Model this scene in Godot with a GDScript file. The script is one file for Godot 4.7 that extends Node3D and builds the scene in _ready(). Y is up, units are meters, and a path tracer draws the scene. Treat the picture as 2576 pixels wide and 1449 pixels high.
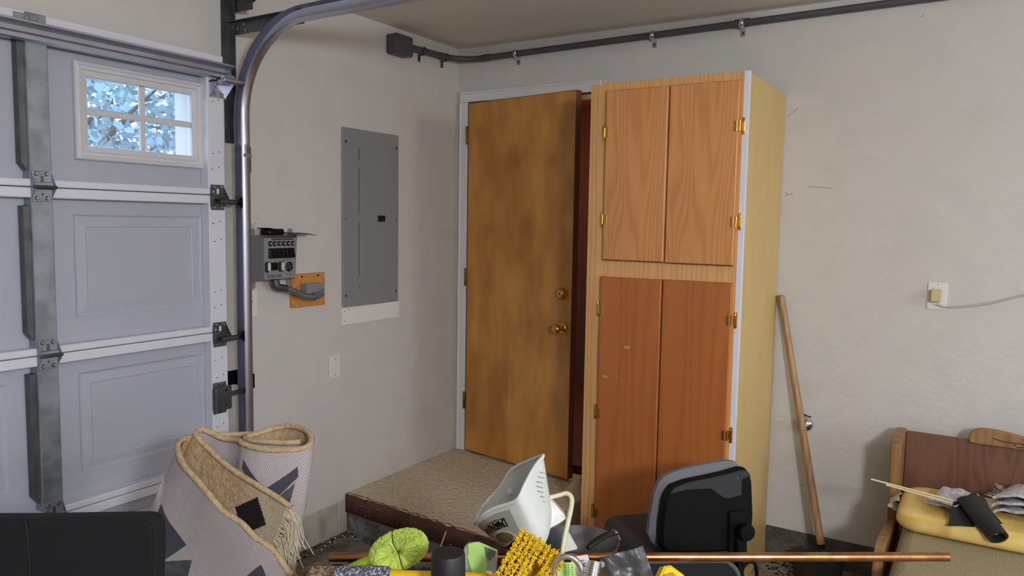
extends Node3D

const W := 2576.0
const H := 1449.0
const FPX := 1913.6
var cam: Camera3D
var M := {}
var used := {}
var rng := RandomNumberGenerator.new()

func _ready():
	rng.seed = 20240611
	# ---------- camera ----------
	cam = Camera3D.new()
	cam.name = "camera"
	add_child(cam)
	cam.position = Vector3(-3.657, 1.558, 2.635)
	cam.rotation_degrees = Vector3(-4.942, -58.436, 0.929)
	cam.fov = rad_to_deg(2.0 * atan(H / 2.0 / FPX))
	cam.near = 0.05
	cam.far = 200.0
	cam.current = true
	# ---------- sky, sun, exposure ----------
	var env := Environment.new()
	env.background_mode = Environment.BG_SKY
	var sky := Sky.new()
	var sm := ProceduralSkyMaterial.new()
	sm.sky_top_color = Color(0.62, 0.76, 0.95)
	sm.sky_horizon_color = Color(0.86, 0.92, 0.98)
	sm.ground_bottom_color = Color(0.35, 0.35, 0.33)
	sm.ground_horizon_color = Color(0.6, 0.62, 0.62)
	sm.sky_energy_multiplier = 2.0
	sm.ground_energy_multiplier = 1.0
	sky.sky_material = sm
	env.sky = sky
	env.tonemap_mode = Environment.TONE_MAPPER_LINEAR
	env.tonemap_exposure = 1.25
	env.sdfgi_enabled = true
	env.ssao_enabled = true
	env.ssil_enabled = true
	var we := WorldEnvironment.new()
	we.name = "environment"
	we.environment = env
	add_child(we)
	var sun := DirectionalLight3D.new()
	sun.name = "sun"
	sun.light_color = Color(1.0, 0.96, 0.88)
	sun.light_energy = 1.4
	sun.shadow_enabled = true
	sun.light_angular_distance = 0.6
	sun.rotation_degrees = Vector3(-50, 150, 0)
	add_child(sun)
	# ---------- unseen lamps, out of view, placed to light the walls and door gap ----------
	make_materials()
	unseen_globe_lamp(Vector3(-1.7, CH, 6.1), Color(1.0, 0.985, 0.96), 1.4, "unseen globe lamp out of view past the settle, placed to light the walls from the right", 0.32)  # out of view, lights the walls from the far right
	unseen_globe_lamp(Vector3(-4.0, CH, 4.0), Color(0.965, 0.978, 1.0), 4.2, "unseen globe lamp out of view behind the camera, placed to light the panel wall")  # out of view behind the camera, placed to light the panel wall
	unseen_globe_lamp(Vector3(1.3, 2.5, 0.5), Color(1.0, 0.85, 0.65), 0.35, "unseen globe lamp in the hall behind the door, placed to brighten the door gap")  # unseen hall lamp, placed to brighten the door gap
	build_room()
	build_outdoors()
	build_garage_door()
	build_track()
	build_entry_door()
	build_cabinet()
	build_left_wall_things()
	build_conduit()
	build_right_wall_things()
	build_settle()
	build_office_chair()
	build_foreground()
	build_rug()

func unseen_globe_lamp(at: Vector3, col: Color, energy: float, label: String, drop := 0.56):
	var t := thing("unseen_globe_lamp", label, "ceiling light", at)
	var st := mb()
	rod(st, Vector3(0, 0.12 - drop, 0), Vector3(0, -0.03, 0), 0.008, 12)
	lathe(st, [Vector2(0, -0.07), Vector2(0.07, -0.07), Vector2(0.075, -0.03), Vector2(0.06, -0.005), Vector2(0, 0.0)], 24)
	part("canopy", st, M.white_metal, t)
	st = mb()
	ball(st, Vector3(0, -drop, 0), Vector3.ONE * 0.18, 28)
	var m := mat(Color(1, 1, 1), 0.5)
	m.emission_enabled = true
	m.emission = col
	m.emission_energy_multiplier = 3.0
	part("unseen_globe_shade", st, m, t)
	var l := OmniLight3D.new()
	l.name = "unseen_lamp_glow"
	t.add_child(l)
	l.position = Vector3(0, -drop, 0)
	l.light_color = col
	l.light_energy = energy
	l.light_size = 0.17
	l.omni_range = 14.0
	l.omni_attenuation = 2.0
	l.shadow_enabled = true

# ---------------------------------------------------------------- helpers
# a point on the sight line of photo pixel (u, v) at depth d along the lens axis
func A(u: float, v: float, d: float) -> Vector3:
	return cam.transform * Vector3((u - W / 2.0) / FPX * d, -(v - H / 2.0) / FPX * d, -d)

func numbered(n: String) -> String:
	var c: int = used.get(n, 0)
	used[n] = c + 1
	return n if c == 0 else "%s_%03d" % [n, c]

func meta(o: Node, label: String, category: String, group := "", kind := ""):
	if label: o.set_meta("label", label)
	if category: o.set_meta("category", category)
	if group: o.set_meta("group", group)
	if kind: o.set_meta("kind", kind)

func thing(called: String, label: String, category: String, at := Vector3.ZERO, turn := 0.0, group := "", kind := "") -> Node3D:
	var o := Node3D.new()
	o.name = numbered(called)
	add_child(o)
	o.position = at
	o.rotation_degrees.y = turn
	meta(o, label, category, group, kind)
	return o

func part(called: String, st, m: Material, parent: Node, label := "", kind := "") -> MeshInstance3D:
	var o := MeshInstance3D.new()
	if parent == self:
		o.name = numbered(called)
		add_child(o)
	else:
		var n := called
		var k := 1
		while parent.has_node(n):
			n = "%s_%03d" % [called, k]
			k += 1
		o.name = n
		parent.add_child(o)
	if st is SurfaceTool:
		st.generate_normals()
		o.mesh = st.commit()
	else:
		o.mesh = st
	o.material_override = m
	o.mesh.surface_set_material(0, m)
	o.material_override = null
	if label: o.set_meta("label", label)
	if kind: o.set_meta("kind", kind)
	return o

func copy_part(src: MeshInstance3D, parent: Node, at: Vector3, turn := Vector3.ZERO) -> MeshInstance3D:
	var o := MeshInstance3D.new()
	var base := String(src.name).rstrip("0123456789").trim_suffix("_")
	var n := base
	var k := 1
	while parent.has_node(n):
		n = "%s_%03d" % [base, k]
		k += 1
	o.name = n
	parent.add_child(o)
	o.mesh = src.mesh
	o.position = at
	o.rotation_degrees = turn
	return o

func mb() -> SurfaceTool:
	var st := SurfaceTool.new()
	st.begin(Mesh.PRIMITIVE_TRIANGLES)
	st.set_smooth_group(-1)
	return st

func smooth(st: SurfaceTool, g: int):
	st.set_smooth_group(g)

# counter-clockwise as seen from outside
func tri(st: SurfaceTool, a: Vector3, b: Vector3, c: Vector3, ua := Vector2.ZERO, ub := Vector2.ZERO, uc := Vector2.ZERO):
	if (b - a).cross(c - a).length_squared() < 1e-18:
		return
	st.set_uv(ua); st.add_vertex(a)
	st.set_uv(uc); st.add_vertex(c)
	st.set_uv(ub); st.add_vertex(b)

func quad(st: SurfaceTool, a: Vector3, b: Vector3, c: Vector3, d: Vector3, ua := Vector2.ZERO, ub := Vector2(1, 0), uc := Vector2(1, 1), ud := Vector2(0, 1)):
	tri(st, a, b, c, ua, ub, uc)
	tri(st, a, c, d, ua, uc, ud)

func tri_out(st: SurfaceTool, a: Vector3, b: Vector3, c: Vector3, inner: Vector3):
	if (b - a).cross(c - a).dot((a + b + c) / 3.0 - inner) < 0.0:
		tri(st, a, c, b)
	else:
		tri(st, a, b, c)

func quad_out(st: SurfaceTool, a, b, c, d, inner):
	tri_out(st, a, b, c, inner)
	tri_out(st, a, c, d, inner)

# a box with chamfered edges; xf places it
func box(st: SurfaceTool, c: Vector3, size: Vector3, bev := 0.0, xf := Transform3D.IDENTITY):
	st.set_smooth_group(-1)
	var h := size / 2.0
	bev = minf(bev, minf(h.x, minf(h.y, h.z)) * 0.9)
	var mid := xf * c
	var P := func(sx, sy, sz, axis):
		var v := Vector3(sx * h.x, sy * h.y, sz * h.z)
		if axis != 0: v.x -= sx * bev
		if axis != 1: v.y -= sy * bev
		if axis != 2: v.z -= sz * bev
		return xf * (c + v)
	var S := [-1, 1]
	for s in S:
		quad_out(st, P.call(s, -1, -1, 0), P.call(s, 1, -1, 0), P.call(s, 1, 1, 0), P.call(s, -1, 1, 0), mid)
		quad_out(st, P.call(-1, s, -1, 1), P.call(1, s, -1, 1), P.call(1, s, 1, 1), P.call(-1, s, 1, 1), mid)
		quad_out(st, P.call(-1, -1, s, 2), P.call(1, -1, s, 2), P.call(1, 1, s, 2), P.call(-1, 1, s, 2), mid)
	if bev > 0.0:
		for s in S:
			for t in S:
				quad_out(st, P.call(s, t, -1, 0), P.call(s, t, 1, 0), P.call(s, t, 1, 1), P.call(s, t, -1, 1), mid)
				quad_out(st, P.call(s, -1, t, 0), P.call(s, 1, t, 0), P.call(s, 1, t, 2), P.call(s, -1, t, 2), mid)
				quad_out(st, P.call(-1, s, t, 1), P.call(1, s, t, 1), P.call(1, s, t, 2), P.call(-1, s, t, 2), mid)
				for w in S:
					tri_out(st, P.call(s, t, w, 0), P.call(s, t, w, 1), P.call(s, t, w, 2), mid)

func bx(st: SurfaceTool, x0: float, x1: float, y0: float, y1: float, z0: float, z1: float, bev := 0.0):
	box(st, Vector3((x0 + x1) / 2, (y0 + y1) / 2, (z0 + z1) / 2), Vector3(absf(x1 - x0), absf(y1 - y0), absf(z1 - z0)), bev)

# revolve a profile of (radius, height) listed upwards along the outside; axis is local y of xf
func lathe(st: SurfaceTool, prof: Array, n := 24, xf := Transform3D.IDENTITY):
	var g := 10
	for i in prof.size() - 1:
		if i > 0:
			var d0: Vector2 = (prof[i] - prof[i - 1]).normalized()
			var d1: Vector2 = (prof[i + 1] - prof[i]).normalized()
			if d0.dot(d1) < 0.75: g += 1
		st.set_smooth_group(g)
		for k in n:
			var a0 := TAU * k / n
			var a1 := TAU * (k + 1) / n
			var p := func(q: Vector2, a: float): return xf * Vector3(q.x * cos(a), q.y, -q.x * sin(a))
			quad(st, p.call(prof[i], a0), p.call(prof[i], a1), p.call(prof[i + 1], a1), p.call(prof[i + 1], a0), Vector2(float(k) / n, prof[i].y), Vector2(float(k + 1) / n, prof[i].y), Vector2(float(k + 1) / n, prof[i + 1].y), Vector2(float(k) / n, prof[i + 1].y))
	st.set_smooth_group(-1)

func along(a: Vector3, b: Vector3) -> Transform3D:
	var y := (b - a).normalized()
	var x := y.cross(Vector3.UP if absf(y.y) < 0.9 else Vector3.RIGHT).normalized()
	return Transform3D(Basis(x, y, x.cross(y)), a)

func rod(st: SurfaceTool, a: Vector3, b: Vector3, r: float, n := 14, r2 := -1.0):
	if r2 < 0: r2 = r
	var l := a.distance_to(b)
	lathe(st, [Vector2(0, 0), Vector2(r, 0), Vector2(r2, l), Vector2(0, l)], n, along(a, b))

# a tube along points; r may be an array
func tube(st: SurfaceTool, pts: Array, r, n := 10, closed := false, flat := 1.0):
	var m := pts.size()
	var rings := []
	var side := Vector3.ZERO
	for i in m:
		var prev: Vector3 = pts[(i - 1 + m) % m] if closed or i > 0 else pts[i]
		var next: Vector3 = pts[(i + 1) % m] if closed or i < m - 1 else pts[i]
		var t := (next - prev).normalized()
		if side == Vector3.ZERO:
			side = t.cross(Vector3.UP if absf(t.y) < 0.9 else Vector3.RIGHT).normalized()
		side = (side - t * side.dot(t)).normalized()
		var up := side.cross(t)
		var rr: float = r[i] if r is Array else r
		var ring := []
		for k in n:
			var a := TAU * k / n
			ring.append(pts[i] + (side * cos(a) + up * sin(a) * flat) * rr)
		rings.append(ring)
	st.set_smooth_group(3)
	for i in (m if closed else m - 1):
		var p: Array = rings[i]
		var q: Array = rings[(i + 1) % m]
		for k in n:
			quad(st, p[k], p[(k + 1) % n], q[(k + 1) % n], q[k])
	if not closed:
		st.set_smooth_group(-1)
		for k in range(1, n - 1):
			tri(st, rings[0][0], rings[0][k + 1], rings[0][k])
			tri(st, rings[m - 1][0], rings[m - 1][k], rings[m - 1][k + 1])
	st.set_smooth_group(-1)

func curve(pts: Array, per := 6, closed := false) -> Array:
	var out := []
	var m := pts.size()
	var segs := m if closed else m - 1
	for i in segs:
		var p0: Vector3 = pts[(i - 1 + m) % m] if closed or i > 0 else pts[i] * 2.0 - pts[i + 1]
		var p1: Vector3 = pts[i]
		var p2: Vector3 = pts[(i + 1) % m]
		var p3: Vector3 = pts[(i + 2) % m] if closed or i < m - 2 else pts[(i + 1) % m] * 2.0 - pts[i]
		for k in per:
			out.append(p1.cubic_interpolate(p2, p0, p3, float(k) / per))
	if not closed: out.append(pts[m - 1])
	return out

# extrude a polygon (local xy, any winding) from z = 0 to depth, with chamfer
func prism(st: SurfaceTool, poly: PackedVector2Array, depth: float, xf := Transform3D.IDENTITY, bev := 0.0):
	st.set_smooth_group(-1)
	if Geometry2D.is_polygon_clockwise(poly):
		poly = poly.duplicate()
		poly.reverse()
	var n := poly.size()
	var inn := PackedVector2Array()
	for i in n:
		var e0 := (poly[i] - poly[(i - 1 + n) % n]).normalized()
		var e1 := (poly[(i + 1) % n] - poly[i]).normalized()
		var n0 := Vector2(-e0.y, e0.x)
		var n1 := Vector2(-e1.y, e1.x)
		var b := n0 + n1
		inn.append(poly[i] + b * (bev / maxf(0.3, 1.0 + n0.dot(n1))))
	var idx := Geometry2D.triangulate_polygon(inn)
	var ccw := true
	if idx.size() >= 3:
		ccw = (inn[idx[1]] - inn[idx[0]]).cross(inn[idx[2]] - inn[idx[0]]) > 0
	var V := func(p: Vector2, z: float): return xf * Vector3(p.x, p.y, z)
	for k in range(0, idx.size(), 3):
		var a: Vector2 = inn[idx[k]]
		var b: Vector2 = inn[idx[k + 1]]
		var c: Vector2 = inn[idx[k + 2]]
		if (b - a).cross(c - a) < 0:
			var t := b
			b = c
			c = t
		tri(st, V.call(a, depth), V.call(b, depth), V.call(c, depth), a, b, c)
		tri(st, V.call(a, 0.0), V.call(c, 0.0), V.call(b, 0.0), a, c, b)
	var zs := [0.0, depth]
	for i in n:
		var j := (i + 1) % n
		if bev > 0:
			quad(st, V.call(inn[i], 0.0), V.call(inn[j], 0.0), V.call(poly[j], bev), V.call(poly[i], bev))
			quad(st, V.call(poly[i], bev), V.call(poly[j], bev), V.call(poly[j], depth - bev), V.call(poly[i], depth - bev))
			quad(st, V.call(poly[i], depth - bev), V.call(poly[j], depth - bev), V.call(inn[j], depth), V.call(inn[i], depth))
		else:
			quad(st, V.call(poly[i], 0.0), V.call(poly[j], 0.0), V.call(poly[j], depth), V.call(poly[i], depth))

func rounded(poly: Array, r, per := 5) -> PackedVector2Array:
	var out := PackedVector2Array()
	var n := poly.size()
	for i in n:
		var p: Vector2 = poly[i]
		var rr: float = r[i] if r is Array else r
		var a: Vector2 = (poly[(i - 1 + n) % n] - p)
		var b: Vector2 = (poly[(i + 1) % n] - p)
		var d := minf(rr, minf(a.length(), b.length()) * 0.48)
		if d < 1e-4:
			out.append(p)
			continue
		var s := p + a.normalized() * d
		var e := p + b.normalized() * d
		for k in per + 1:
			var t := float(k) / per
			out.append(s.lerp(p, t).lerp(p.lerp(e, t), t))
	return out

# skin over rings of equal size (closed rings); flip turns the outside in
func loft(st: SurfaceTool, rings: Array, cap0 := true, cap1 := true, flip := false, group := 5):
	st.set_smooth_group(group)
	var n: int = rings[0].size()
	for i in rings.size() - 1:
		var p = rings[i]
		var q = rings[i + 1]
		for k in n:
			var j := (k + 1) % n
			if flip: quad(st, p[k], q[k], q[j], p[j])
			else: quad(st, p[k], p[j], q[j], q[k])
	st.set_smooth_group(-1)
	for e in [0, 1]:
		if (e == 0 and not cap0) or (e == 1 and not cap1): continue
		var ring = rings[0] if e == 0 else rings[rings.size() - 1]
		var c := Vector3.ZERO
		for v in ring: c += v
		c /= n
		for k in n:
			var j := (k + 1) % n
			if (e == 0) != flip: tri(st, c, ring[j], ring[k])
			else: tri(st, c, ring[k], ring[j])

# a surface through a grid of points [i][j]; uv runs 0..1 unless given
func skin(st: SurfaceTool, g: Array, flip := false, uvs = null, group := 7):
	st.set_smooth_group(group)
	for i in g.size() - 1:
		for j in g[0].size() - 1:
			var U := func(a, b): return uvs[a][b] if uvs else Vector2(float(a) / (g.size() - 1), float(b) / (g[0].size() - 1))
			if flip:
				quad(st, g[i][j], g[i][j + 1], g[i + 1][j + 1], g[i + 1][j], U.call(i, j), U.call(i, j + 1), U.call(i + 1, j + 1), U.call(i + 1, j))
			else:
				quad(st, g[i][j], g[i + 1][j], g[i + 1][j + 1], g[i][j + 1], U.call(i, j), U.call(i + 1, j), U.call(i + 1, j + 1), U.call(i, j + 1))
	st.set_smooth_group(-1)

# a sheet with thickness
func sheet(st: SurfaceTool, g: Array, t: float):
	var ni := g.size()
	var nj: int = g[0].size()
	var back := []
	for i in ni:
		var row := []
		for j in nj:
			var du: Vector3 = g[mini(i + 1, ni - 1)][j] - g[maxi(i - 1, 0)][j]
			var dv: Vector3 = g[i][mini(j + 1, nj - 1)] - g[i][maxi(j - 1, 0)]
			row.append(g[i][j] - du.cross(dv).normalized() * t)
		back.append(row)
	skin(st, g)
	skin(st, back, true)
	for i in ni - 1:
		quad(st, g[i + 1][0], g[i][0], back[i][0], back[i + 1][0])
		quad(st, g[i][nj - 1], g[i + 1][nj - 1], back[i + 1][nj - 1], back[i][nj - 1])
	for j in nj - 1:
		quad(st, g[0][j], g[0][j + 1], back[0][j + 1], back[0][j])
		quad(st, g[ni - 1][j + 1], g[ni - 1][j], back[ni - 1][j], back[ni - 1][j + 1])

# nested rectangles (x0, x1, y0, y1, z): skins from one to the next, facing +z
func rect_steps(st: SurfaceTool, steps: Array, fill := true):
	st.set_smooth_group(-1)
	for i in steps.size():
		var a = steps[i]
		var pa := [Vector3(a[0], a[2], a[4]), Vector3(a[1], a[2], a[4]), Vector3(a[1], a[3], a[4]), Vector3(a[0], a[3], a[4])]
		if i == steps.size() - 1:
			if fill: quad(st, pa[0], pa[1], pa[2], pa[3])
			break
		var b = steps[i + 1]
		var pb := [Vector3(b[0], b[2], b[4]), Vector3(b[1], b[2], b[4]), Vector3(b[1], b[3], b[4]), Vector3(b[0], b[3], b[4])]
		for k in 4:
			quad(st, pa[k], pa[(k + 1) % 4], pb[(k + 1) % 4], pb[k])

func ball(st: SurfaceTool, c: Vector3, r: Vector3, n := 16, xf := Transform3D.IDENTITY):
	var prof := []
	for i in 11:
		var a := PI * i / 10.0 - PI / 2
		prof.append(Vector2(maxf(cos(a), 0.0), sin(a)))
	lathe(st, prof, n, xf * Transform3D(Basis.from_scale(r), c))

func scatter(called: String, mesh: Mesh, xfs: Array, m: Material, parent: Node, cols = null) -> MultiMeshInstance3D:
	var mm := MultiMesh.new()
	mm.transform_format = MultiMesh.TRANSFORM_3D
	mm.use_colors = cols != null
	mm.mesh = mesh
	mm.instance_count = xfs.size()
	for i in xfs.size():
		mm.set_instance_transform(i, xfs[i])
		if cols != null: mm.set_instance_color(i, cols[i])
	var o := MultiMeshInstance3D.new()
	o.name = called
	mesh.surface_set_material(0, m)
	o.multimesh = mm
	o.material_override = m
	parent.add_child(o, true)
	o.set_meta("kind", "stuff")
	return o

# ---------------------------------------------------------------- materials
func mat(c: Color, rough := 0.7, metal := 0.0) -> StandardMaterial3D:
	var m := StandardMaterial3D.new()
	m.albedo_color = c
	m.roughness = rough
	m.metallic = metal
	return m

func noise(freq: float, kind := FastNoiseLite.TYPE_SIMPLEX_SMOOTH, oct := 3, sd := 1) -> FastNoiseLite:
	var n := FastNoiseLite.new()
	n.noise_type = kind
	n.frequency = freq
	n.fractal_octaves = oct
	n.seed = sd
	return n

func noise_tex(freq: float, size := 512, ramp: Array = [], normal := false, strength := 4.0, oct := 4, sd := 1) -> NoiseTexture2D:
	var t := NoiseTexture2D.new()
	t.width = size
	t.height = size
	t.seamless = true
	t.noise = noise(freq, FastNoiseLite.TYPE_SIMPLEX_SMOOTH, oct, sd)
	if normal:
		t.as_normal_map = true
		t.bump_strength = strength
	if ramp.size():
		var g := Gradient.new()
		var off := PackedFloat32Array()
		var cs := PackedColorArray()
		for r in ramp:
			off.append(r[0])
			cs.append(r[1])
		g.offsets = off
		g.colors = cs
		t.color_ramp = g
	return t

func paint(w: int, h: int, fn: Callable) -> ImageTexture:
	var im := Image.create(w, h, false, Image.FORMAT_RGB8)
	for y in h:
		for x in w:
			im.set_pixel(x, y, fn.call(x, y))
	return ImageTexture.create_from_image(im)

func tri_uv(m: StandardMaterial3D, s: Vector3, world := false) -> StandardMaterial3D:
	m.uv1_triplanar = true
	m.uv1_world_triplanar = world
	m.uv1_scale = s
	m.uv1_triplanar_sharpness = 8.0
	return m

# straight or figured wood grain, running along v
func wood_tex(base: Color, dark: Color, lines: float, wav: float, size := 512, sd := 3, contrast := 1.0) -> ImageTexture:
	var warp := noise(0.006, FastNoiseLite.TYPE_SIMPLEX_SMOOTH, 2, sd)
	var fine := noise(0.05, FastNoiseLite.TYPE_SIMPLEX_SMOOTH, 2, sd + 1)
	var broad := noise(0.004, FastNoiseLite.TYPE_SIMPLEX_SMOOTH, 2, sd + 2)
	return paint(size, size, func(x, y):
		# mirrored lookups keep the tile seamless
		var xx: float = absf(x - size / 2.0)
		var yy: float = absf(y - size / 2.0)
		var p: float = xx / size * lines + warp.get_noise_2d(xx * 1.2, yy * 0.35) * wav
		var band: float = 0.5 + 0.5 * sin(p * TAU)
		band = pow(band, 2.0)
		var f: float = fine.get_noise_2d(xx * 6.0, yy * 0.25) * 0.5
		var b: float = broad.get_noise_2d(xx * 1.5, yy) * 0.7
		var k: float = clampf((band * 0.45 + f * 0.35 + b * 0.35) * contrast, 0.0, 1.0)
		return base.lerp(dark, k))

func make_materials():
	var bump := noise_tex(0.045, 512, [], true, 3.0, 3, 5)
	var paint_wall := func(c: Color, rough: float, dirt: float):
		var d := c.darkened(dirt)
		var m := mat(Color.WHITE, rough)
		m.albedo_texture = noise_tex(0.006, 512, [[0.0, d], [0.35, c.darkened(dirt * 0.35)], [0.6, c], [1.0, c]], false, 1, 4, 8)
		m.normal_enabled = true
		m.normal_texture = bump
		m.normal_scale = 0.2
		return tri_uv(m, Vector3.ONE * 1.3, true)
	M.wall = paint_wall.call(Color(0.805, 0.79, 0.775), 0.75, 0.02)
	M.ceiling = paint_wall.call(Color(0.90, 0.88, 0.85), 0.85, 0.02)
	M.curb_light = paint_wall.call(Color(0.72, 0.69, 0.64), 0.9, 0.25)
	M.white_trim = mat(Color(0.87, 0.86, 0.86), 0.45)
	M.white_metal = mat(Color(0.9, 0.9, 0.9), 0.4)
	M.white_board = mat(Color(0.90, 0.89, 0.88), 0.6)
	M.white_plastic = mat(Color(0.88, 0.87, 0.84), 0.35)
	M.black = mat(Color(0.035, 0.035, 0.04), 0.5)
	M.black_gloss = mat(Color(0.03, 0.03, 0.035), 0.25)
	M.black_iron = mat(Color(0.10, 0.10, 0.11), 0.5, 0.6)
	M.screw = mat(Color(0.62, 0.62, 0.62), 0.35, 1.0)
	M.dark_screw = mat(Color(0.22, 0.22, 0.22), 0.5, 0.8)
	M.chrome = mat(Color(0.85, 0.85, 0.86), 0.12, 1.0)
	M.brass = mat(Color(0.86, 0.66, 0.34), 0.2, 1.0)
	M.brass_old = mat(Color(0.50, 0.40, 0.24), 0.4, 1.0)
	# concrete
	var conc := func(c: Color, d: Color, rough: float, s: float, sd: int, freq := 0.008):
		var m := mat(Color.WHITE, rough)
		m.albedo_texture = noise_tex(freq, 512, [[0.0, d], [0.4, d.lerp(c, 0.6)], [0.55, c], [1.0, c.lightened(0.08)]], false, 1, 6, sd)
		m.normal_enabled = true
		m.normal_texture = noise_tex(0.05, 256, [], true, 6.0, 4, sd + 1)
		m.normal_scale = 0.6
		return tri_uv(m, Vector3.ONE * s, true)
	M.floor = conc.call(Color(0.52, 0.48, 0.43), Color(0.32, 0.28, 0.24), 0.85, 0.9, 11)
	M.step = conc.call(Color(0.84, 0.78, 0.68), Color(0.74, 0.67, 0.57), 0.9, 2.2, 21, 0.03)
	M.curb_dark = conc.call(Color(0.36, 0.34, 0.31), Color(0.27, 0.25, 0.23), 0.9, 1.5, 31)
	M.riser = conc.call(Color(0.50, 0.49, 0.48), Color(0.36, 0.34, 0.32), 0.8, 1.0, 41)
	M.fascia = conc.call(Color(0.40, 0.24, 0.18), Color(0.30, 0.18, 0.13), 0.7, 2.0, 51)
	# garage door steel
	M.door_skin = mat(Color(0.67, 0.685, 0.74), 0.5)  # bluish cast of the light is put into this colour
	M.door_rail = mat(Color(0.84, 0.845, 0.885), 0.4)
	M.window_frame = mat(Color(0.80, 0.80, 0.82), 0.5)
	var galv := func(c: Color, rough: float, sd: int, vary := 0.14):
		var m := mat(Color.WHITE, rough, 0.85)
		m.albedo_texture = noise_tex(0.012, 256, [[0.0, c.darkened(vary)], [0.5, c], [1.0, c.lightened(vary * 0.6)]], false, 1, 5, sd)
		m.roughness_texture = noise_tex(0.02, 256, [[0.0, Color(0.55, 0.55, 0.55)], [1.0, Color(1, 1, 1)]], false, 1, 4, sd + 1)
		return tri_uv(m, Vector3.ONE * 2.5)
	M.galv = galv.call(Color(0.60, 0.64, 0.67), 0.6, 61)
	M.galv_dark = galv.call(Color(0.40, 0.41, 0.42), 0.6, 63)
	M.track = galv.call(Color(0.74, 0.755, 0.81), 0.28, 65, 0.04)
	M.track.metallic = 0.9
	M.track.roughness_texture = null
	M.panel_grey = mat(Color(0.53, 0.54, 0.55), 0.5)
	M.box_grey = mat(Color(0.52, 0.53, 0.54), 0.5)
	M.conduit = mat(Color(0.30, 0.31, 0.32), 0.5)
	# woods
	var wood := func(t: Texture2D, rough: float, s: Vector3, coat := 0.0):
		var m := mat(Color.WHITE, rough)
		m.albedo_texture = t
		if coat > 0:
			m.clearcoat_enabled = true
			m.clearcoat = coat
			m.clearcoat_roughness = 0.35
		return tri_uv(m, s)
	M.wood_upper = wood.call(wood_tex(Color(0.85, 0.59, 0.355), Color(0.68, 0.41, 0.205), 14.0, 3.6, 512, 3, 0.7), 0.45, Vector3(1.6, 0.65, 1.6), 0.25)
	M.wood_upper.uv1_offset = Vector3(0.25, 0.25, 0.25)
	M.wood_lower = wood.call(wood_tex(Color(0.715, 0.42, 0.195), Color(0.60, 0.315, 0.125), 12.0, 1.2, 512, 13, 0.7), 0.45, Vector3(1.6, 0.4, 1.6), 0.25)
	M.wood_lower.uv1_offset = Vector3(0.25, 0.25, 0.25)
	M.wood_frame = wood.call(wood_tex(Color(0.88, 0.68, 0.44), Color(0.76, 0.52, 0.29), 10.0, 1.0, 256, 23, 0.8), 0.5, Vector3(4.0, 1.0, 4.0), 0.2)
	M.wood_edge = mat(Color(0.80, 0.52, 0.22), 0.5)
	M.wood_side = wood.call(wood_tex(Color(0.83, 0.72, 0.47), Color(0.74, 0.61, 0.36), 40.0, 0.6, 512, 33, 0.9), 0.5, Vector3(2.0, 0.6, 2.0), 0.15)
	M.ply = wood.call(wood_tex(Color(0.80, 0.56, 0.28), Color(0.62, 0.36, 0.13), 5.0, 3.0, 256, 43), 0.6, Vector3(3.0, 6.0, 3.0))
	M.dark_wood = wood.call(wood_tex(Color(0.38, 0.18, 0.10), Color(0.26, 0.11, 0.06), 8.0, 1.0, 256, 53), 0.5, Vector3(3.0, 1.0, 3.0), 0.1)
	M.settle_panel = wood.call(wood_tex(Color(0.45, 0.31, 0.23), Color(0.33, 0.205, 0.14), 7.0, 2.0, 512, 63), 0.55, Vector3(2.0, 1.0, 2.0))
	M.settle_wood = wood.call(wood_tex(Color(0.60, 0.44, 0.27), Color(0.42, 0.27, 0.14), 8.0, 1.5, 256, 73), 0.5, Vector3(3.0, 1.2, 3.0), 0.2)
	M.pole = wood.call(wood_tex(Color(0.66, 0.53, 0.38), Color(0.48, 0.35, 0.22), 6.0, 0.8, 256, 83), 0.5, Vector3(6.0, 1.0, 6.0), 0.2)

# ---------------------------------------------------------------- the room
const CH := 2.546
const ST := 0.193

func struct(called: String, st, m: Material, label: String, category: String) -> MeshInstance3D:
	var o := part(called, st, m, self)
	meta(o, label, category, "", "structure")
	return o

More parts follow.
